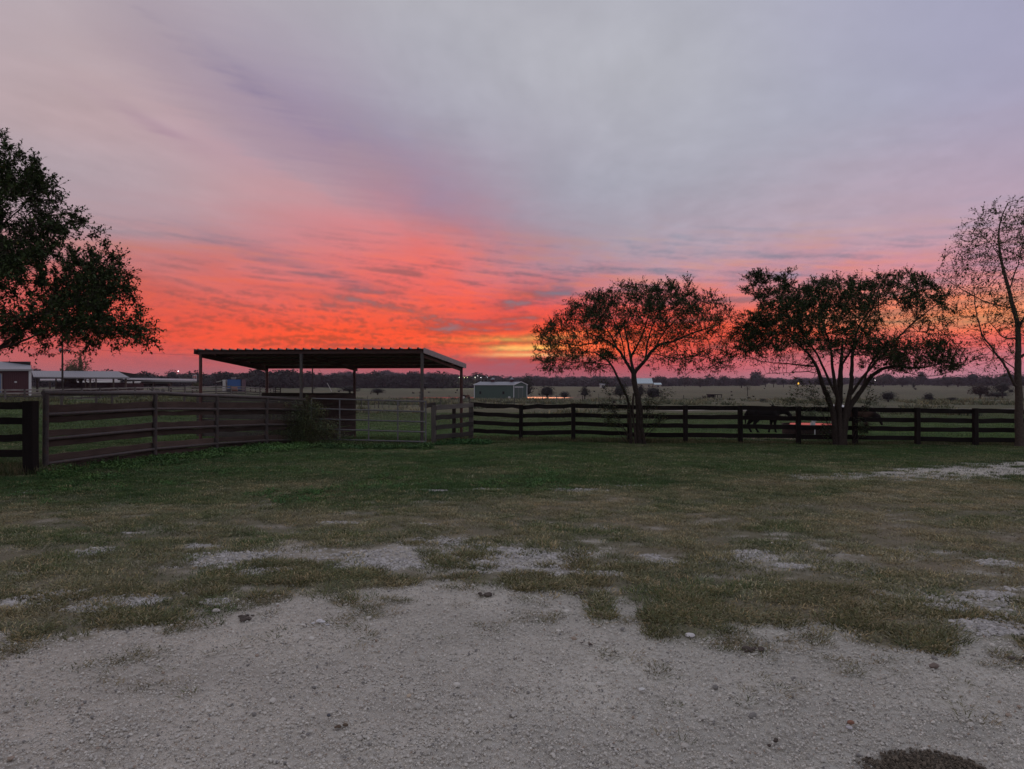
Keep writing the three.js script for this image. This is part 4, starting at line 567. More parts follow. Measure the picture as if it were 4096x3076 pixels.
// right-hand paddock fence
boardFence('board_fence', 'long black four-rail board fence running behind the two spreading trees', 'fence', [[1885, 26.1, 1610], [2083, 25.7, 1619], [2293, 25.3, 1613], [2518, 24.9, 1619], [2742, 24.6, 1621], [2962, 24.3, 1622], [3193, 24.0, 1625], [3421, 23.8, 1628], [3670, 23.5, 1631], [3902, 23.2, 1633], [4130, 23.0, 1635], [4370, 22.8, 1637], [4620, 22.5, 1639]], { seed: 3, post: 0.15, h: 0.145, rails: [0.085, 0.385, 0.69, 0.985], mat: M.blackWood, rough: (i, j) => (j === 0 && i < 2 ? 3.2 : 1) });
// fence at the left edge
boardFence('board_fence', 'near black board fence with a thick post beside the corral, at the left edge', 'fence', [[-520, 13.9, 1604], [-190, 14.1, 1604], [123, 14.3, 1604], [176, 14.62, 1605, 1]], { seed: 8, post: 0.215, h: 0.135, rails: [0.085, 0.395, 0.71, 1.03], mat: M.blackWood });
// short return from the shelter to the long fence
{
  const g = boardFence('board_fence', 'short weathered grey board fence between the pipe gate and the long black fence', 'fence', [[1736, 24.25, 1621], [1885, 25.95, 1612]], { seed: 12, post: 0.17, h: 0.155, rails: [0.06, 0.40, 0.72, 1.04], mat: M.greyWood, side: -1, tones: [1.15, 0.62, 0.62, 0.62], wob: 0.02 });
  for (const [px, d, top] of [[1816, 25.3, 1632]]) { const x = PX(px, d), m = new MB(), r = rng(4); m.board([x, terrain(x, -d) - 0.25, -d], [x, HY(top, d), -d], 0.12, 0.12, { r, n: 3, wob: 0.01, tint: [0.35, 0.3, 0.28], up: [0, 0, 1] }); m.build('post_002', M.greyWood, g); }
  const r = rng(6), m = new MB(); m.board(at(1700, 23.9, HY(1623, 23.9)), at(1740, 24.35, HY(1617, 24.35)), 0.14, 0.04, { r, n: 2, wob: 0.01, tint: [0.5, 0.48, 0.46] }); m.build('rail_004', M.greyWood, g);
}
// pipe corral with doubled planks
{
  const r = rng(15), g = thing('pipe_fence', 0, 0, 0, 0, 'rusty pipe corral fence with wooden planks behind each rail, curving to the shelter', 'fence');
  const Q = [[182, 14.7, 1572, 0], [619, 18.1, 1572, 0], [866, 21.0, 1583, -0.1], [1066, 23.2, 1591, -0.17], [1222, 24.45, 1600, -0.24]], P = Q.map(([px, d, py, o]) => ({ x: PX(px, d), z: -d, top: HY(py, d), o }));
  P.forEach((p, i) => { if (i === 4) return; const m = new MB(), gnd = terrain(p.x, p.z); m.tube([[p.x, gnd - 0.3, p.z], [p.x, gnd + 0.5, p.z], [p.x + 0.01, p.top - 0.02, p.z]], [0.056, 0.055, 0.055], 14, { tint: [0.8, 0.78, 0.78] }); m.build(part(g, 'post'), M.rustPipe, g); });
  const units = [0.60, 1.09, 1.58];
  for (let i = 0; i < 4; i++) {
    const a = P[i], b = P[i + 1], dx = b.x - a.x, dz = b.z - a.z, L = Math.hypot(dx, dz), nx = -dz / L, nz = dx / L, n = nz > 0 ? 1 : -1, fx = nx * n, fz = nz * n; // f points to the viewer's side
    { const m = new MB(); m.tube([[a.x - dx / L * (i ? 0 : 0.06), a.top, a.z - dz / L * (i ? 0 : 0.06)], [(a.x + b.x) / 2, (a.top + b.top) / 2 - 0.006, (a.z + b.z) / 2], [b.x, b.top, b.z]], [0.05, 0.05, 0.05], 14); m.build(part(g, 'top_rail'), M.rustPipe, g); }
    units.forEach((u, j) => {
      const ya = EYE - u + a.o, yb = EYE - u + b.o - (i === 3 && j === 2 ? 0.02 : 0);
      { const m = new MB(); m.tube([[a.x + fx * 0.0, ya, a.z], [(a.x + b.x) / 2, (ya + yb) / 2, (a.z + b.z) / 2], [b.x, yb, b.z]], [0.036, 0.036, 0.036], 10); m.build(part(g, 'rail'), M.rustPipe, g); }
      for (const [o, h, t] of [[0.10, j ? 0.13 : 0.185, 1.0], [-0.10, 0.125, 0.72], ...(j === 2 ? [[-0.25, 0.15, 0.5]] : [])]) { const m = new MB(), k = t * (0.7 + 0.85 * r() * r() + 0.2); m.board([a.x - fx * 0.062 + dx / L * 0.03, ya + o, a.z - fz * 0.062 + dz / L * 0.03], [b.x - fx * 0.062 - dx / L * 0.02, yb + o, b.z - fz * 0.062 - dz / L * 0.02], h * (0.92 + 0.16 * r()), 0.038, { r, n: 7, wob: 0.022, sag: 0.012 * r(), tint: [k * 1.02, k * 0.98, k] }); m.build(part(g, 'plank'), M.brownWood, g); }
    });
  }
}
// open loafing shelter: corners of the roof as seen from above
const SH = { FR: [-2.84, -23.6], FL: [-10.95, -25.68], RR: [-1.79, -27.77], RL: [-9.9, -29.85] };
const shAt = (s, t, y) => { const x = lerp(lerp(SH.FL[0], SH.FR[0], s), lerp(SH.RL[0], SH.RR[0], s), t), z = lerp(lerp(SH.FL[1], SH.FR[1], s), lerp(SH.RL[1], SH.RR[1], s), t); return [x, y, z]; };
const roofY = (s, t) => EYE + lerp(lerp(1.19, 1.135, s), lerp(0.76, 0.735, s), t);     // top of the sheets
{
  const g = thing('loafing_shelter', 0, 0, 0, 0, 'open-sided livestock shelter with a ribbed metal roof on steel posts behind the corral', 'shelter'), r = rng(21);
  // ribbed sheets, one part per sheet, ribs run from front to back
  const sheets = 9, prof = [[0, 0], [0.30, 0], [0.36, 0.05], [0.46, 0.05], [0.52, 0], [1, 0]], ribs = 27;
  for (let q = 0; q < sheets; q++) {
    const m = new MB(); let last = null;
    for (let k = q * 3; k < q * 3 + 3; k++) for (const [f, h] of prof) {
      const s = lerp(-0.004, 1.004, (k + f) / ribs), ring = []; for (const [t, dy] of [[-0.012, 0], [0.33, 0], [0.66, 0], [1.012, 0]]) { const p = shAt(s, t, roofY(s, t) + h + dy); ring.push(m.v(...p, s * 8.4, t * 4.3)); }
      if (last) for (let j = 0; j < 3; j++) { m.tri(last[j], ring[j], ring[j + 1]); m.tri(last[j], ring[j + 1], last[j + 1]); }
      last = ring;
    }
    m.build(part(g, 'roof_sheet'), M.roofSheet, g);
  }
  // purlins and frame under the sheets
  for (const t of [0.02, 0.26, 0.5, 0.74, 0.985]) { const m = new MB(), deep = t < 0.1 || t > 0.9 ? 0.125 : 0.09; m.board(shAt(0.0, t, roofY(0, t) - 0.006 - deep / 2), shAt(1.0, t, roofY(1, t) - 0.006 - deep / 2), deep, 0.05, { r, tint: t < 0.1 ? [0.5, 0.5, 0.5] : [0.8, 0.8, 0.8] }); m.build(part(g, 'purlin'), M.redSteel, g); }
  for (const s of [0.012, 0.48, 0.988]) { const m = new MB(); m.board(shAt(s, 0.03, roofY(s, 0.03) - 0.19), shAt(s, 0.98, roofY(s, 0.98) - 0.19), 0.10, 0.06, { r, tint: [0.8, 0.8, 0.8] }); m.build(part(g, 'rafter'), M.redSteel, g); }
  for (const s of [-0.006, 1.006]) { const m = new MB(); m.board(shAt(s, -0.016, roofY(s, 0) - 0.045), shAt(s, 1.016, roofY(s, 1) - 0.045), 0.175, 0.012, { r, n: 3, wob: 0.003 }); m.build(part(g, 'edge_trim'), s < 0 ? M.redSteel : M.trim, g); }
  for (const [s, t, k] of [[0.012, 0.02, 0], [0.48, 0.012, 1], [0.994, 0.012, 1], [0.012, 0.97, 0], [0.47, 0.97, 0], [0.992, 0.965, 0]]) { const p = shAt(s, t, 0), m = new MB(), c = k ? [2.2, 2.6, 2.7] : [1, 1, 1]; m.tube([[p[0], terrain(p[0], p[2]) - 0.3, p[2]], [p[0], 1.4, p[2]], [p[0], roofY(s, t) - (t < 0.5 ? 0.13 : 0.13), p[2]]], [0.054, 0.054, 0.054], 14, { tint: k ? [1.0, 1.1, 1.1] : c.map((v) => v * 0.75) }); m.build(part(g, 'post'), k ? M.rustPipe : M.redSteel, g); }
  // plank walls of the closed bay; planks are nailed to the inside of the posts
  const wall = (name, s0, t0, s1, t1, top, n, h, gap, mat, tone, skew = 0) => { for (let k = 0; k < n; k++) { const m = new MB(), w = tone * (0.75 + 0.5 * r()), y = top - h / 2 - k * (h + gap); m.board(shAt(s0, t0, y + (r() - .5) * 0.008), shAt(s1, t1, y + skew + (r() - .5) * 0.008), h, 0.035, { r, n: 6, wob: 0.010, tint: [w, w * 0.97, w * 0.95] }); m.build(part(g, name), mat, g); } };
  wall('front_plank', -0.012, 0.035, 0.47, 0.035, EYE - 0.36, 7, 0.19, 0.016, M.greyWood, 0.62, -0.05);
  wall('rear_plank', -0.01, 0.955, 0.475, 0.955, EYE - 0.33, 6, 0.20, 0.012, M.brownWood, 0.5);
  wall('partition_plank', 0.492, 0.03, 0.482, 0.94, EYE - 0.345, 8, 0.185, 0.014, M.brownWood, 0.62, -0.04);
}
// five-rail pipe gate
{
  const g = thing('pipe_gate', 0, 0, 0, 0, 'grey five-rail tube gate closing the open bay of the shelter', 'gate');
  const A = [1246, 24.35], B = [1703, 23.45], rows = [[1594, 1606], [1634.5, 1646.5], [1675, 1687.5], [1715.5, 1728], [1756, 1767]], R = 0.024;
  for (const [ya, yb] of rows) { const m = new MB(), P = []; for (let i = 0; i <= 6; i++) { const f = i / 6, d = lerp(A[1], B[1], f); P.push(at(lerp(A[0], B[0], f), d, HY(lerp(ya, yb, f), d))); } m.tube(P, P.map(() => R), 10); m.build(part(g, 'rail'), M.gatePipe, g); }
  for (const f of [0, 0.247, 0.5, 0.755, 1]) { const d = lerp(A[1], B[1], f), px = lerp(A[0], B[0], f), m = new MB(); m.tube([at(px, d - 0.002, HY(lerp(1596, 1604, f), d)), at(px, d - 0.002, HY(lerp(1755, 1768, f), d))], [R * 0.95, R * 0.95], 10); m.build(part(g, f === 0 || f === 1 ? 'stile' : 'upright'), M.gatePipe, g); }
  for (const y of [1630, 1740]) { const m = new MB(); m.tube([at(1236, 24.42, HY(y, 24.4)), at(1248, 24.33, HY(y, 24.4))], [0.014, 0.014], 8); m.build(part(g, 'hinge'), M.gatePipe, g); }
  { const m = new MB(); const P = []; for (let i = 0; i <= 10; i++) { const a = i / 10 * Math.PI; P.push(at(1688 + 18 * i / 10, 23.42, HY(1680 + 9 * Math.sin(a), 23.42))); } m.tube(P, P.map(() => 0.008), 6); m.build('chain', M.gatePipe, g); }
}
// stock tank with float valve
{
  const d = 33.5, x = PX(3234, d), y0 = terrain(x, -d), top = HY(1696, d) , g = thing('stock_tank', x, y0, -d, 0, 'round rust-red stock water tank behind the black fence, brim-full', 'water tank'), h = top - y0, R = 1.12, m = new MB(), N = 48;
  const ringP = [[R, -0.1], [R * 1.005, h * 0.33], [R * 1.012, h * 0.34], [R * 1.0, h * 0.36], [R, h * 0.66], [R * 1.012, h * 0.67], [R, h * 0.69], [R, h - 0.03], [R + 0.03, h - 0.02], [R + 0.03, h + 0.01], [R - 0.02, h + 0.01], [R - 0.02, 0.02]]; let last = null;
  for (const [q, y] of ringP) { const ring = []; for (let k = 0; k <= N; k++) { const a = k / N * 6.28318; ring.push(m.v(Math.cos(a) * q, y, Math.sin(a) * q, a * R, y)); } if (last) for (let k = 0; k < N; k++) { m.tri(last[k], last[k + 1], ring[k + 1]); m.tri(last[k], ring[k + 1], ring[k]); } last = ring; }
  m.build('wall', std(0.05, 0.036, 0.032, 0.85, { map: rust }), g);
  const w = new MB(), c = w.v(0, h + 0.004, 0), ring = []; for (let k = 0; k <= N; k++) { const a = k / N * 6.28318; ring.push(w.v(Math.cos(a) * (R - 0.02), h + 0.004, Math.sin(a) * (R - 0.02), Math.cos(a), Math.sin(a))); } for (let k = 0; k < N; k++) w.tri(c, ring[k + 1], ring[k]);
  w.build('water_surface', new THREE.MeshPhysicalMaterial({ color: new THREE.Color().setRGB(0.02, 0.02, 0.018), roughness: 0.03, side: THREE.DoubleSide }), g);
  const v = new MB(); v.box(PX(3272, 32) - x, h + 0.10, 1.02, 0.13, 0.19, 0.10); v.board([PX(3264, 32) - x, h + 0.205, 1.02], [PX(3282, 32) - x, h + 0.18, 1.02], 0.03, 0.12, {}); v.box(PX(3262, 32) - x, h + 0.06, 1.02, 0.05, 0.12, 0.06); v.build('float_valve', M.whitePaint, g);
  const b = new MB(); b.tube([[PX(3270, 32) - x, 0, 1.22], [PX(3270, 32) - x, 0.42, 1.22]], [0.02, 0.02], 8); b.tube([[PX(3270, 32) - x, 0.40, 1.22], [PX(3270, 32) - x, 0.42, 1.11]], [0.018, 0.018], 8); b.build('supply_pipe', M.whitePaint, g);
}
// round-topped white tank far down the pasture, seen between the stems
{
  const d = 58, x = PX(3352, d), y = terrain(x, -d), top = HY(1617, d) - y, g = thing('water_tank', x, y, -d, 0, 'white round-topped plastic tank seen between the stems of the denser tree', 'tank'), R = 0.52;
  mesh('barrel', new THREE.LatheGeometry([[0, -0.05], [R, -0.05], [R, top * 0.3], [R * 1.02, top * 0.31], [R, top * 0.33], [R, top * 0.62], [R * 1.02, top * 0.63], [R, top * 0.65], [R, top * 0.86], [R * 0.86, top * 0.94], [R * 0.5, top * 0.985], [0, top]].map((p) => new THREE.Vector2(...p)), 28), new THREE.MeshStandardMaterial({ color: new THREE.Color().setRGB(0.75, 0.74, 0.73), roughness: 0.5, side: THREE.DoubleSide }), g);
  mesh('lid', new THREE.CylinderGeometry(0.14, 0.15, 0.06, 16), new THREE.MeshStandardMaterial({ color: new THREE.Color().setRGB(0.7, 0.69, 0.68), roughness: 0.5 }), g).position.y = top + 0.012;
}
// ---------- horses ----------
function horseGeo(pose) {
  const J = [], bone = (a, b, ra, rb) => J.push([new THREE.Vector3(...a), new THREE.Vector3(...b), ra, rb]);
  bone([-0.56, 1.14, 0], [-0.1, 1.10, 0], 0.30, 0.30); bone([-0.1, 1.10, 0], [0.45, 1.12, 0], 0.30, 0.29); bone([0.45, 1.12, 0], [0.66, 1.08, 0], 0.28, 0.22); bone([-0.62, 1.24, 0], [-0.35, 1.26, 0], 0.19, 0.19); bone([0.25, 1.28, 0], [0.45, 1.30, 0], 0.14, 0.14);
  const N = pose.neck; bone([0.58, 1.16, 0], N[0], 0.22, 0.17); bone(N[0], N[1], 0.17, 0.115); bone(N[1], N[2], 0.12, 0.095); bone(N[2], N[3], 0.095, 0.062);
  const hd = new THREE.Vector3(...N[3]).sub(new THREE.Vector3(...N[1])).normalize();
  for (const s of [-1, 1]) { bone([N[1][0] - hd.x * 0.02 + 0.0, N[1][1] + 0.07, s * 0.06], [N[1][0] - hd.x * 0.06 + 0.02, N[1][1] + 0.19, s * 0.075], 0.028, 0.01); bone([N[2][0] - 0.02, N[2][1] - 0.02, s * 0.05], [N[2][0], N[2][1] - 0.03, s * 0.05], 0.055, 0.05); }
  pose.legs.forEach((L, k) => { const s = k % 2 ? 1 : -1, fr = k < 2, R = fr ? [0.17, 0.105, 0.062, 0.048, 0.046, 0.055] : [0.24, 0.155, 0.07, 0.052, 0.047, 0.057]; for (let i = 0; i < L.length - 1; i++) bone([L[i][0], L[i][1], s * (i === 0 ? 0.13 : 0.15)], [L[i + 1][0], L[i + 1][1], s * 0.15], R[i], R[i + 1]); });
  bone([-0.84, 1.20, 0], [-0.92, 1.02, 0], 0.05, 0.06); bone([-0.92, 1.02, 0], [-0.93, 0.55, 0], 0.065, 0.03);
  const res = 92, mc = new MarchingCubes(res, new THREE.MeshBasicMaterial(), false, false, 120000), half = 1.32, cx = 0.28, cy = 0.86, a = new THREE.Vector3(), ab = new THREE.Vector3(), q = new THREE.Vector3(), h = mc.halfsize ?? res / 2;
  for (let k = 0; k < res; k++) for (let j = 0; j < res; j++) for (let i = 0; i < res; i++) {
    q.set((i - h) / h * half + cx, (j - h) / h * half + cy, (k - h) / h * half); let d = 1e3;
    if (Math.abs(q.z) < 0.55) for (const [A, B, ra, rb] of J) { ab.subVectors(B, A); a.subVectors(q, A); const t = clamp(a.dot(ab) / ab.lengthSq(), 0, 1), e = a.addScaledVector(ab, -t).length() - lerp(ra, rb, t), kk = 0.05, m = Math.max(kk - Math.abs(d - e), 0) / kk; d = Math.min(d, e) - m * m * kk * 0.25; }
    mc.field[i + j * res + k * res * res] = -d;
  }
  mc.isolation = 0; mc.update(); const n = mc.count, P = mc.positionArray.slice(0, n * 3), Nn = mc.normalArray.slice(0, n * 3), C = new Float32Array(n * 3);
  for (let i = 0; i < n; i++) { P[i * 3] = P[i * 3] * half + cx; P[i * 3 + 1] = P[i * 3 + 1] * half + cy; P[i * 3 + 2] *= half; const y = P[i * 3 + 1], c = pose.colour(P[i * 3], y, P[i * 3 + 2]); C.set(c, i * 3); }
  const g = new THREE.BufferGeometry(); g.setAttribute('position', new THREE.BufferAttribute(P, 3)); g.setAttribute('normal', new THREE.BufferAttribute(Nn, 3)); g.setAttribute('color', new THREE.BufferAttribute(C, 3)); return g;
}
function mane(N, seed, c) { const m = new MB(), r = rng(seed); for (let k = 0; k < 260; k++) { const t = r(), i = t < 0.5 ? 0 : 1, u = (t * 2) % 1, A = i ? N[0] : [0.42, 1.40, 0], B = i ? N[1] : N[0], lift = i ? 0.13 : 0.17; const x = lerp(A[0], B[0], u), y = lerp(A[1], B[1], u) + lift * (1 - 0.3 * t), z = 0.02; const L = 0.16 + 0.14 * r(), s = 1; m.leaf(x, y, z, [(r() - .5) * 0.3, -0.75, s * 0.55], [0, 0.3, 1], L, 0.03, c.map((v) => v * (0.7 + 0.6 * r()))); } for (let k = 0; k < 120; k++) { const b = r(); m.leaf(-0.88 - 0.05 * b, 1.2 - 0.55 * b, (r() - .5) * 0.08, [-0.1 + (r() - .5) * 0.1, -1, (r() - .5) * 0.15], [1, 0, 0], 0.25 + 0.2 * r(), 0.03, c.map((v) => v * (0.7 + 0.6 * r()))); } return m; }
{
  const neck = [[0.96, 1.22, 0], [1.26, 1.14, 0], [1.42, 0.98, 0], [1.58, 0.76, 0]];
  const legs = [[[0.52, 0.98], [0.50, 0.74], [0.47, 0.48], [0.40, 0.26], [0.36, 0.12], [0.37, 0.03]], [[0.56, 0.98], [0.58, 0.74], [0.58, 0.48], [0.60, 0.26], [0.62, 0.12], [0.66, 0.03]], [[-0.62, 1.06], [-0.55, 0.78], [-0.74, 0.50], [-0.68, 0.27], [-0.60, 0.12], [-0.56, 0.03]], [[-0.56, 1.06], [-0.38, 0.78], [-0.50, 0.50], [-0.40, 0.27], [-0.32, 0.12], [-0.24, 0.03]]];
  const d = 39.6, x = PX(3052, d), g = thing('horse', x, terrain(x, -d) - 0.01, -d, -0.04, 'near-black horse standing side-on behind the fence, head lowered towards the water tank', 'horse', 'horses in the pasture');
  mesh('body', horseGeo({ neck, legs, colour: (a, b) => (b < 0.08 ? [0.03, 0.027, 0.025] : [0.009, 0.0075, 0.007]) }), M.coat, g); mane(neck, 3, [0.007, 0.006, 0.006]).build('mane', M.coat, g);
  const n2 = [[0.95, 1.10, 0], [1.20, 0.96, 0], [1.30, 0.78, 0], [1.38, 0.56, 0]], l2 = [[[0.52, 0.98], [0.52, 0.74], [0.54, 0.48], [0.54, 0.26], [0.54, 0.12], [0.57, 0.03]], [[0.56, 0.98], [0.60, 0.74], [0.68, 0.50], [0.66, 0.27], [0.68, 0.12], [0.71, 0.03]], [[-0.62, 1.06], [-0.5, 0.78], [-0.68, 0.50], [-0.66, 0.27], [-0.64, 0.12], [-0.60, 0.03]], [[-0.56, 1.06], [-0.42, 0.78], [-0.60, 0.50], [-0.54, 0.27], [-0.50, 0.12], [-0.45, 0.03]]];
  const d2 = 38.5, x2 = PX(3415, d2), g2 = thing('horse', x2, terrain(x2, -d2) - 0.01, -d2, -0.55, 'brown horse half hidden behind the thick trunk, dark head hanging low to the right', 'horse', 'horses in the pasture');
  g2.scale.setScalar(0.95);
  mesh('body', horseGeo({ neck: n2, legs: l2, colour: (a, b) => mix3([0.055, 0.032, 0.024], [0.017, 0.013, 0.012], Math.max(ss(0.8, 1.05, a), ss(0.6, 0.4, b))) }), M.coat, g2); mane(n2, 5, [0.012, 0.010, 0.010]).build('mane', M.coat, g2);
}
// things lying on the gravel
{
  const r = rng(600);
  const lump = (name, px, py, size, tone, n, flat, label, cat_, group) => { const [x, z] = onGround(px, py), g = new MB(); const y = terrain(x, z); const o = thing(name, x, y, z, r() * 6, label, cat_, group); for (let k = 0; k < n; k++) { const geo = stoneGeo(900 + Math.floor(r() * 9999), 1), s = size * (n === 1 ? 0.85 : 0.24 + 0.4 * r()), a = r() * 6.283, q = n === 1 ? 0 : size * 1.5 * Math.sqrt(r()); const m = mesh(n === 1 ? 'body' : part(o, 'piece'), geo, new THREE.MeshStandardMaterial({ color: new THREE.Color().setRGB(...((k) => tone.map((v) => v * k))(0.8 + 0.4 * r())), roughness: 0.95 }), o); m.position.set(Math.cos(a) * q * 1.5, s * flat * 0.45, Math.sin(a) * q); m.rotation.set(0, r() * 6, 0); m.scale.set(s * 1.25, s * flat, s); } return o; };
  const dk = [0.085, 0.068, 0.056];
  lump('dried_dung', 985, 2470, 0.035, dk, 13, 0.6, 'dark dried clod on the gravel below the left tongue of turf', 'dung'); lump('dried_dung', 1945, 2378, 0.03, dk, 13, 0.6, 'dark dried clod at the top edge of the gravel, left of centre', 'dung'); lump('dried_dung', 2322, 2376, 0.028, dk, 12, 0.6, 'dark dried clod at the top edge of the gravel beside the inner corner of turf', 'dung'); lump('dried_dung', 3010, 2600, 0.03, dk, 16, 0.7, 'scattered black crumbs on the gravel under the right tongue of turf', 'dung'); lump('dried_dung', 1362, 2905, 0.022, [0.10, 0.07, 0.045], 5, 0.5, 'brown dried clod in the foreground gravel, left of centre', 'dung'); lump('dried_dung', 2345, 2577, 0.018, dk, 5, 0.6, 'small dark clod on the gravel left of the right tongue of turf', 'dung'); lump('dried_dung', 3095, 2975, 0.02, dk, 3, 0.8, 'black pointed clod in the foreground gravel towards the soil patch', 'dung'); lump('dried_dung', 4085, 2640, 0.03, dk, 6, 0.6, 'dark clod on the gravel at the right edge', 'dung');
  lump('stone', 3403, 2893, 0.017, [0.26, 0.13, 0.085], 1, 0.7, 'reddish-brown rounded stone on the gravel near the soil patch', 'stone'); lump('stone', 3398, 2912, 0.018, [0.52, 0.51, 0.52], 1, 0.45, 'pale flat stone just below the reddish-brown one', 'stone'); lump('stone', 2567, 2760, 0.02, [0.58, 0.58, 0.55], 1, 0.5, 'flat white stone lying alone in the middle of the gravel', 'stone'); lump('stone', 2760, 2545, 0.032, [0.56, 0.55, 0.54], 1, 0.6, 'white stone at the tip of the right tongue of turf', 'stone'); lump('stone', 1285, 2496, 0.035, [0.60, 0.60, 0.60], 4, 0.5, 'small heap of white stones on the gravel, right of the dark clod', 'stone'); lump('stone', 865, 2447, 0.028, [0.52, 0.49, 0.45], 1, 0.7, 'pale stone at the edge of the left turf', 'stone'); lump('stone', 3735, 2668, 0.028, [0.19, 0.15, 0.125], 1, 0.7, 'brown rounded stone on the gravel right of centre', 'stone'); lump('stone', 1635, 2785, 0.016, [0.45, 0.37, 0.27], 1, 0.6, 'tan rounded stone in the foreground gravel', 'stone'); lump('stone', 1315, 2863, 0.012, [0.10, 0.105, 0.115], 1, 0.8, 'small blue-grey stone beside the brown clod', 'stone');
}
// ---------- middle distance ----------
const gndAt = (px, d) => terrain(PX(px, d), -d);
// paddock fence on the left, two pale rails showing
{
  const posts = []; let px = -60; for (let k = 0; px < 1112; k++) { const t = clamp((px + 60) / 1170, 0, 1), d = lerp(82, 122, t * t * 0.6 + t * 0.4); posts.push([px, d, CY - (EYE + 0) * 0 - (1.32 + gndAt(px, d) - EYE) / d * FPX]); px += 1.98 / d * FPX * 1.12; }
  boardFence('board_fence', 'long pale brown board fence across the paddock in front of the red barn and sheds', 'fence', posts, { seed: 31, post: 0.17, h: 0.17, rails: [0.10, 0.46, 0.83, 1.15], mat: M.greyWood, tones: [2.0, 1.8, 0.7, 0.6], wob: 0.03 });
  const p2 = []; for (let k = 0; k < 9; k++) { const q = 962 + k * 20, d = 150; p2.push([q, d, CY + (k > 6 ? 34 - 0 : 8) * 0 + (EYE - gndAt(q, d) - 1.5) / d * FPX]); }
  boardFence('board_fence', 'dark board fence beyond the blue-sided trailer', 'fence', p2, { seed: 33, post: 0.18, h: 0.16, rails: [0.06, 0.5, 0.95], mat: M.blackWood, wob: 0.02 });
  const p3 = []; for (let k = 0; k < 8; k++) { const q = -150 + k * 74 , d = 58; p3.push([q, d, CY + (EYE - gndAt(q, d) - 1.12) / d * FPX]); }
}
// wire fence: many single posts with strands
{
  const g = thing('wire_fence', 0, 0, 0, 0, 'thin wire fence of slender posts across the far pasture in front of the green barn', 'fence'), r = rng(44), D = (px) => lerp(104, 150, clamp((px - 1440) / 1500, 0, 1)) + (px > 3000 ? -30 : 0);
  const list = [1446, 1471, 1499, 1514, 1529, 1556, 1597, 1627, 1652, 1679, 1720, 1737, 1763, 1796, 1835, 1880, 1942, 2003, 2057, 2120, 2172, 2226, 2251, 2281, 2330, 2395, 2450, 2510, 2585, 2660, 2735, 2810, 2880]; let last = null;
  const tops = [];
  list.forEach((px, k) => { const d = D(px), x = PX(px, d), y = terrain(x, -d), tall = k % 4 === 1, h = (tall ? 1.65 : 1.25) + r() * 0.2, w = (k % 3 ? 0.045 : 0.075), m = new MB(), c = 0.5 + 0.6 * r(); m.tube([[x, y - 0.1, -d], [x + (r() - .5) * 0.08, y + h, -d]], [w, w * 0.9], 7, { tint: [c, c, c] }); m.build(part(g, 'post'), M.greyWood, g); tops.push([x, y, -d]); });
  for (const h of [0.4, 0.75, 1.1]) { const m = new MB(); for (let k = 0; k < tops.length - 1; k++) m.tube([[tops[k][0], tops[k][1] + h, tops[k][2]], [tops[k + 1][0], tops[k + 1][1] + h, tops[k + 1][2]]], [0.006, 0.006], 3, { caps: false }); m.build(part(g, 'wire'), M.gatePipe, g); }
}
// posts standing in the near paddock, seen under the top pipe of the corral
[[246, 40, 1590, 'weathered post in the paddock, seen over the first plank of the corral'], [385, 44, 1590, 'slender post in the paddock, right of the weathered one'], [448, 46, 1590, 'thin post in the paddock, behind the middle of the first corral bay'], [738, 52, 1590, 'pale post in the paddock, left of the shelter']].forEach(([px, d, py, label]) => { const x = PX(px, d), y = terrain(x, -d), m = new MB(), r = rng(px); m.board([x, y - 0.1, -d], [x, HY(py - 8, d), -d], 0.11, 0.1, { r, n: 2, wob: 0.01, up: [0, 0, 1], tint: [0.7, 0.68, 0.66] }); tag(m.build('post', M.greyWood), label, 'post'); });
const quadStrip = (m, a, b, n, f) => { for (let k = 0; k < n; k++) f(m, k / n, (k + 1) / n); };
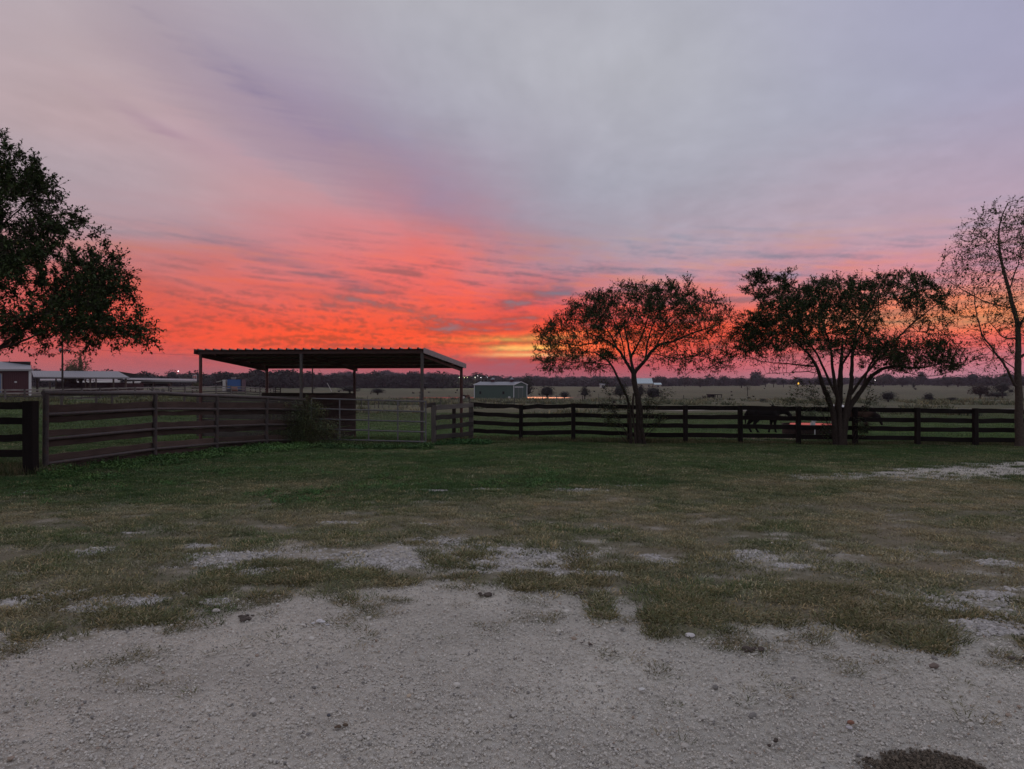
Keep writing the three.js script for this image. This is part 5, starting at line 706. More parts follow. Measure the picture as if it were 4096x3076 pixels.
// red barn at the left edge
{
  const d = 105, s = FPX / d, g = thing('red_barn', 0, 0, 0, 0, 'dark red barn with a grey metal roof and white corner post at the left edge', 'barn'), y0 = gndAt(60, d), X = (px) => PX(px, d), z = -d, xr = X(123), xl = X(-330), eave = HY(1481, d);
  const w = new MB(); for (let k = 0; k < 60; k++) { const a = lerp(xl, xr, k / 60), b = lerp(xl, xr, (k + 1) / 60), c = a + (b - a) * 0.75; w.quad([a, y0 - 0.3, z], [c, y0 - 0.3, z], [c, eave, z], [a, eave, z]); w.quad([c, y0 - 0.3, z], [c + (b - c) / 2, y0 - 0.3, z + 0.03], [c + (b - c) / 2, eave, z + 0.03], [c, eave, z]); w.quad([c + (b - c) / 2, y0 - 0.3, z + 0.03], [b, y0 - 0.3, z], [b, eave, z], [c + (b - c) / 2, eave, z + 0.03]); } const kb = (d + 14) / d, xb = xr * kb - 0.6, xm = xr * (d + 7) / d - 0.3; w.quad([xr, y0 - 0.3, z], [xb, y0 - 0.3, z - 14], [xb, eave, z - 14], [xr, eave, z]); w.quad([xl, y0 - 0.3, z - 14], [xb, y0 - 0.3, z - 14], [xb, eave, z - 14], [xl, eave, z - 14]); w.build('wall', M.maroon, g);
  const rf = new MB(), ridge = HY(1440, d); for (const [za, zb, ya, yb] of [[z + 0.35, z - 7, eave + 0.05, ridge], [z - 7, z - 14.35, ridge, eave + 0.05]]) rf.quad([xl - 0.3, ya, za], [(za > z - 6 ? xr : xm) + 0.3, ya, za], [(zb < z - 8 ? xb : xm) + 0.3, yb - 0.55, zb], [xl - 0.3, yb + 0.9, zb]); rf.build('roof', M.paleRoof, g);
  const gt = new MB(); gt.box((xl + xr) / 2 + 0.1, eave + 0.02, z + 0.33, xr - xl + 0.8, 0.24, 0.14); gt.build('gutter', M.trim, g);
  const cp = new MB(); cp.box(xr - 0.03, (eave + y0) / 2 - 0.15, z + 0.10, 0.3, eave - y0 + 0.2, 0.14); cp.build('corner_trim', M.whitePaint, g);
  const dr = new MB(); dr.box(X(-35), (y0 + HY(1497, d)) / 2, z + 0.08, 2.9, HY(1497, d) - y0, 0.08); const D = dr.build('door', M.blue, g); const df = new MB(); df.box(X(8), (y0 + HY(1495, d)) / 2, z + 0.11, 0.16, HY(1495, d) - y0, 0.1); df.box(X(-34), HY(1495.5, d), z + 0.11, 3.1, 0.12, 0.1); df.build('frame', M.trim, D);
  const sg = new MB(); sg.box(X(64), HY(1528, d), z + 0.07, 0.32, 0.2, 0.04); sg.build('notice', M.whitePaint, g);
}
// long open shed beside the barn
function openShed(name, label, o) {
  const g = thing(name, 0, 0, 0, 0, label, 'shed'), d = o.d, D2 = o.depth, y0 = gndAt(o.x0, d), n = 36, rf = new MB();
  const X0 = PX(o.x0, d), X1 = PX(o.x1, d), e0 = HY(o.eave[0], d), e1 = HY(o.eave[1], d), zr = -d - D2, R0 = PX(o.r0, d + D2), R1 = PX(o.r1, d + D2), r0 = HY(o.ridge[0], d + D2), r1 = HY(o.ridge[1], d + D2);
  for (let k = 0; k < n; k++) { const a = k / n, b = (k + 1) / n, c = a + (b - a) * 0.7, P = (t, up) => [lerp(X0, X1, t), lerp(e0, e1, t) + up, -d], Q = (t, up) => [lerp(R0, R1, t), lerp(r0, r1, t) + up, zr]; rf.quad(P(a, 0), P(c, 0), Q(c, 0), Q(a, 0)); rf.quad(P(c, 0), P((c + b) / 2, 0.04), Q((c + b) / 2, 0.04), Q(c, 0)); rf.quad(P((c + b) / 2, 0.04), P(b, 0), Q(b, 0), Q((c + b) / 2, 0.04)); }
  if (o.back) { rf.quad([R0, r0, zr], [R1, r1, zr], [X1, e1, zr - D2], [X0, e0, zr - D2]); }
  rf.build('roof', M.paleRoof, g);
  const fa = new MB(); fa.board([X0, e0 - 0.07, -d + 0.02], [X1, e1 - 0.07, -d + 0.02], o.fascia ?? 0.14, 0.05, {}); fa.build('fascia', M.trim, g);
  for (const [px, w] of o.posts) { const m = new MB(), x = PX(px, d + 0.3); m.box(x, (y0 + e0) / 2 - 0.2, -d - 0.3, w, e0 - y0, w); m.build(part(g, 'post'), M.brownWood, g); }
  if (o.wall) { const w = new MB(), yb = terrain(PX(o.x0, d + D2), -d - D2); const N = 10; for (let k = 0; k < N; k++) { w.board([X0, yb + 0.1 + k * (o.wall - 0.1) / N, -d - D2 - 0.1], [X1 - 0.6, yb + 0.1 + k * (o.wall - 0.1) / N, -d - D2 - 0.1], (o.wall - 0.1) / N - 0.02, 0.04, {}); } w.build('rear_wall', M.maroon, g); }
  return g;
}
openShed('stable_shed', 'long open stable shed with a pale pitched roof right of the red barn', { d: 118, depth: 5.5, x0: 134, x1: 519, eave: [1508, 1510], r0: 126, r1: 472, ridge: [1483, 1485], back: true, wall: 1.9, fascia: 0.2, posts: [[149, 0.22], [224, 0.16], [342, 0.14], [361, 0.2], [384, 0.16], [454, 0.2], [503, 0.22]] });
openShed('equipment_shed', 'low open equipment shed with a thin flat pale roof, right of the stable shed', { d: 128, depth: 5, x0: 505, x1: 787, eave: [1520, 1524], r0: 480, r1: 788, ridge: [1511, 1516], fascia: 0.3, posts: [[533, 0.2], [613, 0.2], [684, 0.22], [770, 0.2]] });
openShed('feed_shed', 'flat white-roofed feed shed glimpsed through the stable shed', { d: 150, depth: 5, x0: 160, x1: 470, eave: [1521, 1521], r0: 160, r1: 470, ridge: [1515, 1516], fascia: 0.2, posts: [[200, 0.2], [300, 0.2], [420, 0.2]] });
// pale-covered loads parked under the sheds
{
  const cover = (px0, px1, d, y0, y1, pyTop, pyTip, label) => { const X0 = PX(px0, d), X1 = PX(px1, d), g = thing('covered_boat', (X0 + X1) / 2, gndAt(px0, d), -d, 0, label, 'boat'), L = (X1 - X0), yb = HY(pyTop[1], d) - gndAt(px0, d), h = HY(pyTop[0], d) - HY(pyTop[1], d), m = new MB(), N = 20; let last = null; for (let k = 0; k <= N; k++) { const f = k / N, w = 1.1 * Math.pow(Math.sin(Math.PI * clamp(pyTip ? f * 0.55 + 0.45 : 1 - f * 0.55, 0.02, 0.98)), 0.6), ring = []; for (let j = 0; j <= 8; j++) { const a = j / 8 * Math.PI; ring.push(m.v(-L / 2 + f * L, yb + Math.sin(a) * h * (0.75 + 0.25 * f), Math.cos(a) * w)); } if (last) for (let j = 0; j < 8; j++) { m.tri(last[j], ring[j], ring[j + 1]); m.tri(last[j], ring[j + 1], last[j + 1]); } last = ring; } m.build('cover', M.dirtyWhite, g); const hl = new MB(); hl.box(0, yb - 0.22, 0, L * 0.92, 0.4, 1.5); hl.build('hull', M.maroon, g); const tr = new MB(); tr.box(0, yb - 0.62, 0, L * 0.95, 0.08, 0.9); for (const s of [-1, 1]) { for (const q of [-0.12, 0.12]) { tr.tube([[q * L, 0.33, s * 0.85], [q * L, 0.33, s * 1.05]], [0.33, 0.33], 14); } tr.box(-L * 0.3, (yb - 0.6) / 2, s * 0.4, 0.08, yb - 0.6, 0.08); } tr.build('trailer_frame', M.blackRubber, g); };
  cover(300, 482, 138, 0, 0, [1521, 1531], 1, 'long white-covered boat seen through the open stable shed');
  cover(505, 572, 140, 0, 0, [1525, 1535], 0, 'short pale-covered boat at the left end of the equipment shed');
  cover(572, 684, 133, 0, 0, [1521, 1534], 1, 'grey-covered boat under the equipment shed, nearest its middle');
}
// red H sign
{
  const d = 127, g = thing('sign', PX(779, d), HY(1507, d), -d, 0, 'small white sign with a red H on the roof of the equipment shed', 'sign'), s = d / FPX, m = new MB(); m.box(0, 0, 0, 16 * s, 14 * s, 0.05); m.build('panel', M.whitePaint, g);
  const h = new MB(); for (const [x, y, w, t] of [[-5.2, 0, 2.4, 12], [5.2, 0, 2.4, 12], [0, 1.5, 8.4, 1.8], [-2.2, -3.4, 1.5, 5], [2.2, -3.4, 1.5, 5], [0, -1.0, 5, 1.2]]) h.box(x * s, y * s, 0.04, w * s, t * s, 0.03); h.build('letter', M.red, g); const l = new MB(); for (const q of [-5, 5]) l.box(q * s, -9 * s, -0.05, 1.2 * s, 8 * s, 0.05); l.build('bracket', M.trim, g);
}
// blue-sided trailer
{
  const d = 140, s = d / FPX, y0 = gndAt(930, d), g = thing('box_trailer', PX(936, d), y0, -d, 0, 'box trailer with a bright blue side and pale front beyond the paddock fence', 'trailer'), X = (px) => (px - 936) * s, Y = (py) => HY(py, d) - y0;
  const b = new MB(); b.box(X(938), (Y(1517) + Y(1569)) / 2, -1.1, X(967) - X(909), Y(1517) - Y(1569), 2.1); b.build('body', M.navy, g);
  const p = new MB(); p.box(X(936), (Y(1518.5) + Y(1557)) / 2, 0.02, X(962) - X(910), Y(1518.5) - Y(1557), 0.08); p.build('side_panel', M.blue, g);
  const f = new MB(); f.box(X(897), (Y(1519) + Y(1572)) / 2, -0.6, X(903) - X(891), Y(1519) - Y(1572), 1.6); f.build('front_wall', M.dirtyWhite, g);
  const h = new MB(); h.board([X(891), Y(1522), -0.5], [X(865), Y(1528), -0.5], 0.06, 1.2, {}); h.build('hatch', M.dirtyWhite, g);
  const o = new MB(); o.box(X(890), (Y(1523) + Y(1544)) / 2, 0.22, 0.18, Y(1523) - Y(1544), 0.1); o.build('opening', M.blackRubber, g);
  const v = new MB(); for (const q of [920, 936]) v.box(X(q), Y(1513), -0.8, 0.08, 0.38, 0.08); v.box(X(928), Y(1510), -0.8, X(937) - X(919), 0.12, 0.5); v.box(X(928), Y(1514.5), -0.9, X(934) - X(922), 0.2, 0.4); v.build('roof_vent', M.trim, g);
  for (const q of [925, 940]) { const w = new MB(); w.tube([[X(q), 0.36, -0.15], [X(q), 0.36, 0.1]], [0.36, 0.36], 18); w.build(part(g, 'wheel'), M.blackRubber, g); }
  const t = thing('fuel_tank', PX(937, 137), gndAt(937, 137), -137, 0.2, 'rusty red tank lying in front of the blue-sided trailer', 'tank'), tm = new MB(); tm.tube([[-0.55, 0.62, 0], [-0.5, 0.62, 0], [0.5, 0.62, 0], [0.55, 0.62, 0]], [0.3, 0.42, 0.42, 0.3], 18); tm.build('barrel', std(0.30, 0.12, 0.09, 0.7, { map: rust }), t); const st = new MB(); for (const q of [-0.35, 0.35]) st.box(q, 0.13, 0, 0.1, 0.3, 0.6); st.build('stand', M.blackRubber, t);
}
// pole with transformer and lamp arm; second pole behind the shelter post
{
  const d = 112, x = PX(250, d), y = gndAt(250, d), g = thing('utility_pole', x, y, -d, 0, 'wooden utility pole with a grey transformer and a lamp arm behind the stable shed', 'utility pole'), T = HY(1330, d) - y, m = new MB(); m.tube([[0, -0.5, 0], [0, 3, 0], [-0.03, T, 0]], [0.16, 0.14, 0.10], 12); m.build('pole', M.darkBark, g);
  const s = d / FPX, Y = (py) => HY(py, d) - y; const c = new MB(); c.tube([[-9.5 * s, Y(1406), 0], [-9.5 * s, Y(1392), 0]], [4.3 * s, 4.3 * s], 16); c.tube([[-10.5 * s, Y(1392), 0], [-10.5 * s, Y(1386), 0]], [0.04, 0.03], 8); c.box(-4.5 * s, Y(1395), 0, 0.25, 0.06, 0.06); c.box(-4.5 * s, Y(1402), 0, 0.25, 0.06, 0.06); c.build('transformer', std(0.17, 0.18, 0.22, 0.5), g);
  const a = new MB(); a.tube([[0, Y(1403.5), 0], [7 * s, Y(1402.5), 0], [14 * s, Y(1402), 0]], [0.03, 0.03, 0.03], 8); a.build('lamp_arm', M.gatePipe, g); const h = new MB(); h.tube([[13 * s, Y(1402.2), 0], [16 * s, Y(1402.4), 0], [26 * s, Y(1402.6), 0], [32 * s, Y(1402.8), 0]], [0.05, 0.12, 0.14, 0.05], 12); h.build('lamp_head', M.gatePipe, g);
  const w = new MB(), P = []; for (let k = 0; k <= 24; k++) { const t = k / 24, D = lerp(d, 150, t), px = lerp(252, 1250, t); P.push([PX(px, D) - x, HY(lerp(1388, 1428, t) + 20 * 4 * t * (1 - t) * 0.6, D) - y, -D + d]); } w.tube(P, P.map(() => 0.012), 4, { caps: false }); w.build('wire', M.blackRubber, g);
  const d2 = 150, x2 = PX(1250, d2), y2 = gndAt(1250, d2), g2 = thing('utility_pole', x2, y2, -d2, 0, 'utility pole behind the middle front post of the shelter, with a pale guy-wire guard', 'utility pole'), m2 = new MB(), T2 = HY(1425, d2) - y2; m2.tube([[0, -0.5, 0], [0, T2, 0]], [0.17, 0.12], 12); m2.build('pole', M.darkBark, g2); const gy = new MB(); gy.tube([[0, T2 - 0.3, 0], [PX(1328, d2) - x2, HY(1568, d2) - y2, 0]], [0.015, 0.015], 4); gy.build('guy_wire', M.blackRubber, g2); const gg = new MB(); gg.tube([[PX(1328, d2) - x2, HY(1568, d2) - y2, 0.05], [PX(1309, d2) - x2, HY(1532, d2) - y2, 0.05]], [0.06, 0.06], 8); gg.build('guy_guard', M.dirtyWhite, g2);
}
// green barn
{
  const P0 = [PX(2055, 188), -188], g = thing('green_barn', P0[0], -2.1, P0[1], 0, 'dark green metal barn with white trim, two cupolas and a sliding door at the pond', 'barn'), L = [-0.837, -0.547], W = [0.547, -0.837], len = 12.3, wid = 6.2, eh = 3.68, rh = 4.42;
  const Q = (a, b, y) => [L[0] * a + W[0] * b, y, L[1] * a + W[1] * b];
  const ribbed = (name, A, B, y0, top, n, out, mat) => { const m = new MB(); for (let k = 0; k < n; k++) { const q = (t, o) => { const p = [lerp(A[0], B[0], t) + out[0] * o, lerp(A[1], B[1], t) + out[1] * o]; return p; }, a = k / n, c = (k + 0.7) / n, e = (k + 0.85) / n, b = (k + 1) / n; for (const [s, t, o1, o2] of [[a, c, 0, 0], [c, e, 0, 0.035], [e, b, 0.035, 0]]) { const p = q(s, o1), r = q(t, o2); m.quad([p[0], y0, p[1]], [r[0], y0, r[1]], [r[0], top(t), r[1]], [p[0], top(s), p[1]]); } } return m.build(part(g, name), mat, g); };
  const C = (a, b) => { const p = Q(a, b, 0); return [p[0], p[2]]; };
  ribbed('wall', C(len, 0), C(0, 0), -0.6, () => eh, 40, [-W[0], -W[1]], M.greenMetal); ribbed('wall', C(0, 0), C(0, wid), -0.6, (t) => eh + (rh - eh) * (1 - Math.abs(2 * t - 1)) , 20, [-L[0], -L[1]], M.greenMetal); ribbed('wall', C(0, wid), C(len, wid), -0.6, () => eh, 40, W, M.greenMetal); ribbed('wall', C(len, wid), C(len, 0), -0.6, (t) => eh + (rh - eh) * (1 - Math.abs(2 * t - 1)), 20, L, M.greenMetal);
  const rf = new MB(), o = 0.2; for (const [b0, b1] of [[-o, wid / 2], [wid + o, wid / 2]]) for (let k = 0; k < 30; k++) { const a0 = lerp(-o, len + o, k / 30), a1 = lerp(-o, len + o, (k + 0.75) / 30), a2 = lerp(-o, len + o, (k + 1) / 30); rf.quad(Q(a0, b0, eh), Q(a1, b0, eh), Q(a1, b1, rh + 0.04), Q(a0, b1, rh + 0.04)); rf.quad(Q(a1, b0, eh), Q(a2, b0, eh + 0.03), Q(a2, b1, rh + 0.07), Q(a1, b1, rh + 0.04)); } const roof = rf.build('roof', M.paleRoof, g);
  const tr = (name, a, b, h = 0.18, w = 0.1) => { const m = new MB(); m.board(a, b, h, w, {}); return m.build(part(g, name), M.whitePaint, g); };
  for (const a of [-o - 0.03, len + o + 0.03]) { tr('rake_trim', Q(a, -o, eh - 0.02), Q(a, wid / 2, rh + 0.03)); tr('rake_trim', Q(a, wid + o, eh - 0.02), Q(a, wid / 2, rh + 0.03)); }
  tr('eave_trim', Q(-o, -o - 0.04, eh - 0.06), Q(len + o, -o - 0.04, eh - 0.06), 0.1, 0.06);
  for (const [a, b] of [[-0.05, -0.05], [len + 0.02, -0.05], [-0.05, wid + 0.05]]) { const m = new MB(), p = Q(a, b, 0); m.box(p[0], eh / 2 - 0.3, p[2], 0.2, eh + 0.6, 0.2); m.build(part(g, 'corner_trim'), M.whitePaint, g); }
  const hood = tr('door_track', Q(-0.14, 0.25, 3.1), Q(-0.14, 4.2, 3.1), 0.24, 0.2);
  for (const [b0, b1] of [[0.35, 1.9], [2.05, 4.0]]) { const m = new MB(); m.board(Q(-0.1, b0, 1.4), Q(-0.1, b1, 1.4), 3.0, 0.06, {}); const D = m.build(part(g, 'sliding_door'), M.greenMetal, g); const e = new MB(); const p = Q(-0.16, b1, 0); e.box(p[0], 1.4, p[2], 0.09, 3.0, 0.09); e.build('door_edge', M.trim, D); }
  for (const a of [10.4, 3.1]) { const f = new MB(); f.board(Q(a - 0.38, -0.05, 1.62), Q(a + 0.38, -0.05, 1.62), 0.86, 0.06, {}); const F = f.build(part(g, 'window'), M.greenMetal, g); const p = new MB(); p.board(Q(a - 0.3, -0.09, 1.62), Q(a + 0.3, -0.09, 1.62), 0.7, 0.04, {}); p.build('pane', M.darkGlass, F); }
  for (const a of [8.6, 2.6]) { const c = Q(a, wid / 2, 0), m = new MB(); m.box(c[0], rh + 0.3, c[2], 0.85, 0.75, 0.85); const B = m.build(part(g, 'cupola'), M.maroon, g); const r = new MB(), y = rh + 0.66, k = 0.62; for (let i = 0; i < 4; i++) { const u = [[-k, -k], [k, -k], [k, k], [-k, k]], A = u[i], E = u[(i + 1) % 4]; const i0 = r.v(c[0] + A[0], y, c[2] + A[1]), i1 = r.v(c[0] + E[0], y, c[2] + E[1]), i2 = r.v(c[0], y + 0.55, c[2]); r.tri(i0, i1, i2); } r.build('cupola_roof', M.paleRoof, B); }
  const ac = thing('cooling_unit', PX(2037, 186.2), -2.1, -186.2, 0.4, 'white cooling unit standing against the long wall of the green barn', 'cooling unit'), am = new MB(); am.box(0, 0.35, 0, 0.45, 0.75, 0.4); am.build('cabinet', M.whitePaint, ac); const ag = new MB(); for (let k = 0; k < 5; k++) ag.box(0, 0.15 + k * 0.1, 0.215, 0.34, 0.03, 0.02); ag.build('grille', M.trim, ac);
}
// tractor with a curved roll bar
{
  const d = 176, g = thing('tractor', PX(1860, d), gndAt(1860, d) + 0.02, -d, 0.25, 'small rusty tractor with a curved roll bar parked left of the green barn', 'tractor'), rust2 = std(0.16, 0.07, 0.05, 0.75, { map: rust });
  const b = new MB(); b.box(0.45, 0.95, 0, 1.1, 0.45, 0.5); b.box(-0.2, 0.75, 0, 1.2, 0.35, 0.5); b.box(1.0, 0.9, 0, 0.08, 0.6, 0.52); b.build('hood', rust2, g);
  for (const s of [-1, 1]) { const w = new MB(); const P = (x, r0, w0, m) => { m.tube([[x, r0, s * 0.5], [x, r0, s * (0.5 + w0)]], [r0, r0], 24); }; P(-0.5, 0.62, 0.3, w); const W = w.build(part(g, 'rear_wheel'), M.blackRubber, g); const h = new MB(); h.tube([[-0.5, 0.62, s * 0.795], [-0.5, 0.62, s * 0.82]], [0.3, 0.3], 16); h.build('rim', M.dirtyWhite, W); const f = new MB(); P(0.85, 0.36, 0.2, f); f.build(part(g, 'front_wheel'), M.blackRubber, g); }
  const rb = new MB(), A = []; for (let k = 0; k <= 14; k++) { const a = k / 14 * Math.PI; A.push([-0.75 - 0.15 * Math.cos(a), 1.0 + 1.05 * Math.sin(a) + 0.0, -0.55 * Math.cos(a)]); } rb.tube(A, A.map(() => 0.06), 8); rb.build('roll_bar', rust2, g);
  const st = new MB(); st.box(-0.35, 1.08, 0, 0.4, 0.08, 0.42); st.box(-0.55, 1.3, 0, 0.08, 0.45, 0.42); st.build('seat', M.blackRubber, g); const sw = new MB(); sw.tube([[0.0, 1.15, 0], [-0.08, 1.45, 0]], [0.025, 0.025], 6); sw.tube([[0.62, 1.15, 0.1], [0.62, 1.55, 0.1]], [0.04, 0.04], 8); sw.build('exhaust', M.blackRubber, g);
  const ld = new MB(); for (const s of [-0.42, 0.42]) ld.tube([[-0.9, 0.7, s], [-1.6, 0.5, s], [-2.2, 0.35, s]], [0.06, 0.06, 0.06], 8); ld.box(-2.3, 0.35, 0, 0.35, 0.35, 1.5); ld.build('rear_blade', rust2, g);
}
// small far loafing shed
{
  const d = 215, x = PX(2862, d), y = gndAt(2862, d), g = thing('field_shelter', x, y, -d, 0, 'low dark open field shelter standing alone in the pasture between the spreading trees', 'shelter'), s = d / FPX, m = new MB(); m.board([-26 * s, HY(1578, d) - y, -1.4], [26 * s, HY(1579, d) - y, -1.4], 0.25, 3.4, {}); m.build('roof', M.blackWood, g); for (const q of [-24, -1, 8, 24]) { const p = new MB(); p.box(q * s, (HY(1580, d) - y) / 2, 0, 0.16, HY(1580, d) - y, 0.16); p.build(part(g, 'post'), M.blackWood, g); } const r = new MB(); r.box(-8 * s, 0.5, -2.8, 30 * s, 1.0, 0.1); r.build('rear_wall', M.blackWood, g);
}
// far houses
function house(px, d, w, wallH, roofH, depth, roofM, wallM, label, py) {
  const x = PX(px, d), y = py ? HY(py, d) : gndAt(px, d), g = thing('house', x, y, -d, 0, label, 'house'), m = new MB(); m.box(0, wallH / 2 - 0.5, -depth / 2, w, wallH + 1, depth); m.build('wall', wallM, g);
  const r = new MB(), o = 0.4; r.quad([-w / 2 - o, wallH, o], [w / 2 + o, wallH, o], [w / 2 + o, wallH + roofH, -depth / 2], [-w / 2 - o, wallH + roofH, -depth / 2]); r.quad([w / 2 + o, wallH, -depth - o], [-w / 2 - o, wallH, -depth - o], [-w / 2 - o, wallH + roofH, -depth / 2], [w / 2 + o, wallH + roofH, -depth / 2]); r.build('roof', roofM, g); const q = new MB(); for (const s of [-1, 1]) { const a = q.v(s * w / 2, wallH, 0), b = q.v(s * w / 2, wallH, -depth), c = q.v(s * w / 2, wallH + roofH, -depth / 2); q.tri(a, b, c); } q.build('gable', wallM, g);
  const n = Math.max(1, Math.floor(w / 4)); for (let k = 0; k < n; k++) { const a = new MB(); a.box(lerp(-w / 2, w / 2, (k + 0.5) / n), wallH * 0.52, 0.04, 1.1, 1.2, 0.08); const A = a.build(part(g, 'window'), M.trim, g), b = new MB(); b.box(lerp(-w / 2, w / 2, (k + 0.5) / n), wallH * 0.52, 0.1, 0.9, 1.0, 0.04); b.build('pane', M.darkGlass, A); }
}
house(2580, 470, 9.5, 3.0, 3.4, 9, M.tealRoof, M.creamWall, 'cream house with a steep pale teal metal roof seen through the airy tree'); house(2632, 480, 4.2, 2.2, 1.2, 5, M.tealRoof, M.creamWall, 'little outbuilding with a pale roof right of the teal-roofed house'); house(2410, 500, 3.0, 2.2, 0.5, 4, M.paleRoof, M.dirtyWhite, 'small white building at the wood edge left of the airy tree'); house(2136, 640, 4.5, 2.4, 0.8, 6, M.paleRoof, M.dirtyWhite, 'small pale building among far trees right of the green barn', 1541);
house(1962, 700, 7.5, 2.5, 1.3, 8, M.paleRoof, M.dirtyWhite, 'pale-roofed building behind the left cupola of the green barn', 1528); house(1556, 820, 5.5, 2.5, 1.2, 8, M.paleRoof, M.creamWall, 'faint pale-roofed house among the woods over the open bay of the shelter', 1524); house(2120, 900, 5, 2.5, 1.2, 8, M.paleRoof, M.creamWall, 'faint cream house on the wooded slope right of the green barn', 1530); house(2640, 800, 8, 2.5, 1.2, 8, M.paleRoof, M.creamWall, 'faint pale roof above the teal-roofed house', 1527);
// ---------- far trees and bushes ----------
function crownGeo(seed, n, shape, size, solid = 0.72) {    // a unit crown (height 1, radius 0.5) of leaf sprays over a ragged core
  const r = rng(seed), m = new MB(), lobes = []; for (let k = 0; k < 9; k++) { const a = r() * 6.283, y = (shape(0.1) > 0.7 ? 0.08 : 0.2) + 0.62 * r(), q = 0.27 * shape(y); lobes.push([Math.cos(a) * q, y, Math.sin(a) * q, 0.16 + 0.14 * r()]); }
  for (let k = 0; k < n; k++) { let x, y, z; const u = r() * 2 - 1, a = r() * 6.283, s = Math.sqrt(1 - u * u), d = [Math.cos(a) * s, u, Math.sin(a) * s]; if (r() < 0.6) { const l = lobes[Math.floor(r() * lobes.length)], q = l[3] * (0.75 + 0.45 * r()); x = l[0] + d[0] * q; y = l[1] + d[1] * q * 0.9; z = l[2] + d[2] * q; } else { y = 0.06 + 0.92 * Math.pow(r(), 0.8); const q = 0.47 * shape(y) * (0.55 + 0.55 * r()); x = Math.cos(a) * q; z = Math.sin(a) * q; } if (y < 0.02) continue; const t = 0.65 + 0.7 * r(), L = size * (0.6 + 0.8 * r()), b = r() * 6.283, e = (r() - .4) * 1.6; m.leaf(x, y, z, [Math.cos(b) * Math.cos(e), Math.sin(e), Math.sin(b) * Math.cos(e)], [r() - .5, 1, r() - .5], L, L * 0.75, [t, t * 0.98, t * 0.95]); }
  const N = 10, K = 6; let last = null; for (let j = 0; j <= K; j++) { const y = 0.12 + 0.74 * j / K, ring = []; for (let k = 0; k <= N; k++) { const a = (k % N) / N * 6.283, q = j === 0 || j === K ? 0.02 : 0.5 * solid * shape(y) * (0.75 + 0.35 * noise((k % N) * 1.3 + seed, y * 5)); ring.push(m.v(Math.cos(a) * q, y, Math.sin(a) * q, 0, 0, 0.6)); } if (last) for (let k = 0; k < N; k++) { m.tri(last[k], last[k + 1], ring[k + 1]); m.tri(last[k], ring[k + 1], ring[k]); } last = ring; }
  return m.geometry();
}
const round_ = (y) => Math.sqrt(Math.max(0.05, 1 - Math.abs(2 * y - 1) ** 3.2)), broad = (y) => Math.pow(Math.max(0, Math.sin(Math.PI * Math.min(1, y * 0.86 + 0.10))), 0.6), cone_ = (y) => clamp(1.15 - y, 0.05, 1);
const dome = (y) => Math.sqrt(Math.max(0.03, 1 - (y * 0.97) ** 2.4)) * (0.72 + 0.28 * Math.min(1, y / 0.22));
const crowns = { round: [crownGeo(1, 760, dome, 0.07), crownGeo(2, 760, dome, 0.07)], broad: [crownGeo(3, 620, broad, 0.08), crownGeo(4, 620, broad, 0.08)], cone: [crownGeo(5, 620, cone_, 0.075)], gappy: [crownGeo(8, 700, cone_, 0.06, 0.3)], airy: [crownGeo(6, 420, broad, 0.06, 0.02), crownGeo(7, 420, round_, 0.06, 0.02)] };
const tints = {}; const leafTint = (c) => (tints[c.join()] ??= new THREE.MeshStandardMaterial({ color: new THREE.Color().setRGB(...c), vertexColors: true, roughness: 0.95, side: THREE.DoubleSide }));
function fieldTree(name, kind, px, d, w, pyTop, pyBot, label, group, c = [0.030, 0.034, 0.026], trunkPart = 0.15, gy) { // sized by what the photograph shows
  const x = PX(px, d), y = gy ?? gndAt(px, d), H = HY(pyTop, d) - y, W = w / FPX * d, cb = trunkPart * H, g = thing(name, x, y, -d, px * 0.37, label, name === 'bush' ? 'bush' : 'tree', group), cr = mesh('crown', crowns[kind][Math.round(px) % crowns[kind].length], leafTint(c), g); cr.position.y = cb; cr.scale.set(W * 1.22, (H - cb) * 1.06, W * 1.15);
  const m = new MB(), r = rng(px); m.tube([[0, -0.2, 0], [0.02 * W, cb, 0], [0.04 * W, cb + (H - cb) * 0.5, 0]], [0.05 * W + 0.03, 0.04 * W + 0.02, 0.02 * W], 7); for (let k = 0; k < 4; k++) { const a = r() * 6.283; m.tube([[0.02 * W, cb * 0.9, 0], [Math.cos(a) * W * 0.1, cb + (H - cb) * 0.3, Math.sin(a) * W * 0.1], [Math.cos(a) * W * 0.24, cb + (H - cb) * (0.5 + 0.3 * r()), Math.sin(a) * W * 0.24]], [0.025 * W, 0.016 * W, 0.006 * W], 5, { caps: false }); } m.build('trunk', M.darkBark, g); return g;
}
const FT = 'lone trees and bushes in the pasture';
fieldTree('bush', 'round', 2188, 186, 70, 1543, 1592, 'round dark bush right of the green barn in front of the pond', FT); fieldTree('bush', 'round', 2258, 192, 42, 1566, 1595, 'small low grey bush between two larger ones right of the pond', FT, [0.048, 0.05, 0.046]); fieldTree('bush', 'cone', 2339, 190, 54, 1546, 1594, 'pointed dark bush left of the airy tree', FT, [0.032, 0.035, 0.028]); fieldTree('bush', 'broad', 2480, 180, 62, 1536, 1596, 'bush half hidden behind the left stems of the airy tree', FT, [0.034, 0.038, 0.03]); fieldTree('bush', 'round', 2562, 188, 34, 1540, 1594, 'dark bush right behind the trunk of the airy tree', FT); fieldTree('bush', 'broad', 2612, 184, 70, 1547, 1597, 'wide dark bush right of the trunk of the airy tree, below the teal roof', FT, [0.03, 0.033, 0.03], 0.02);
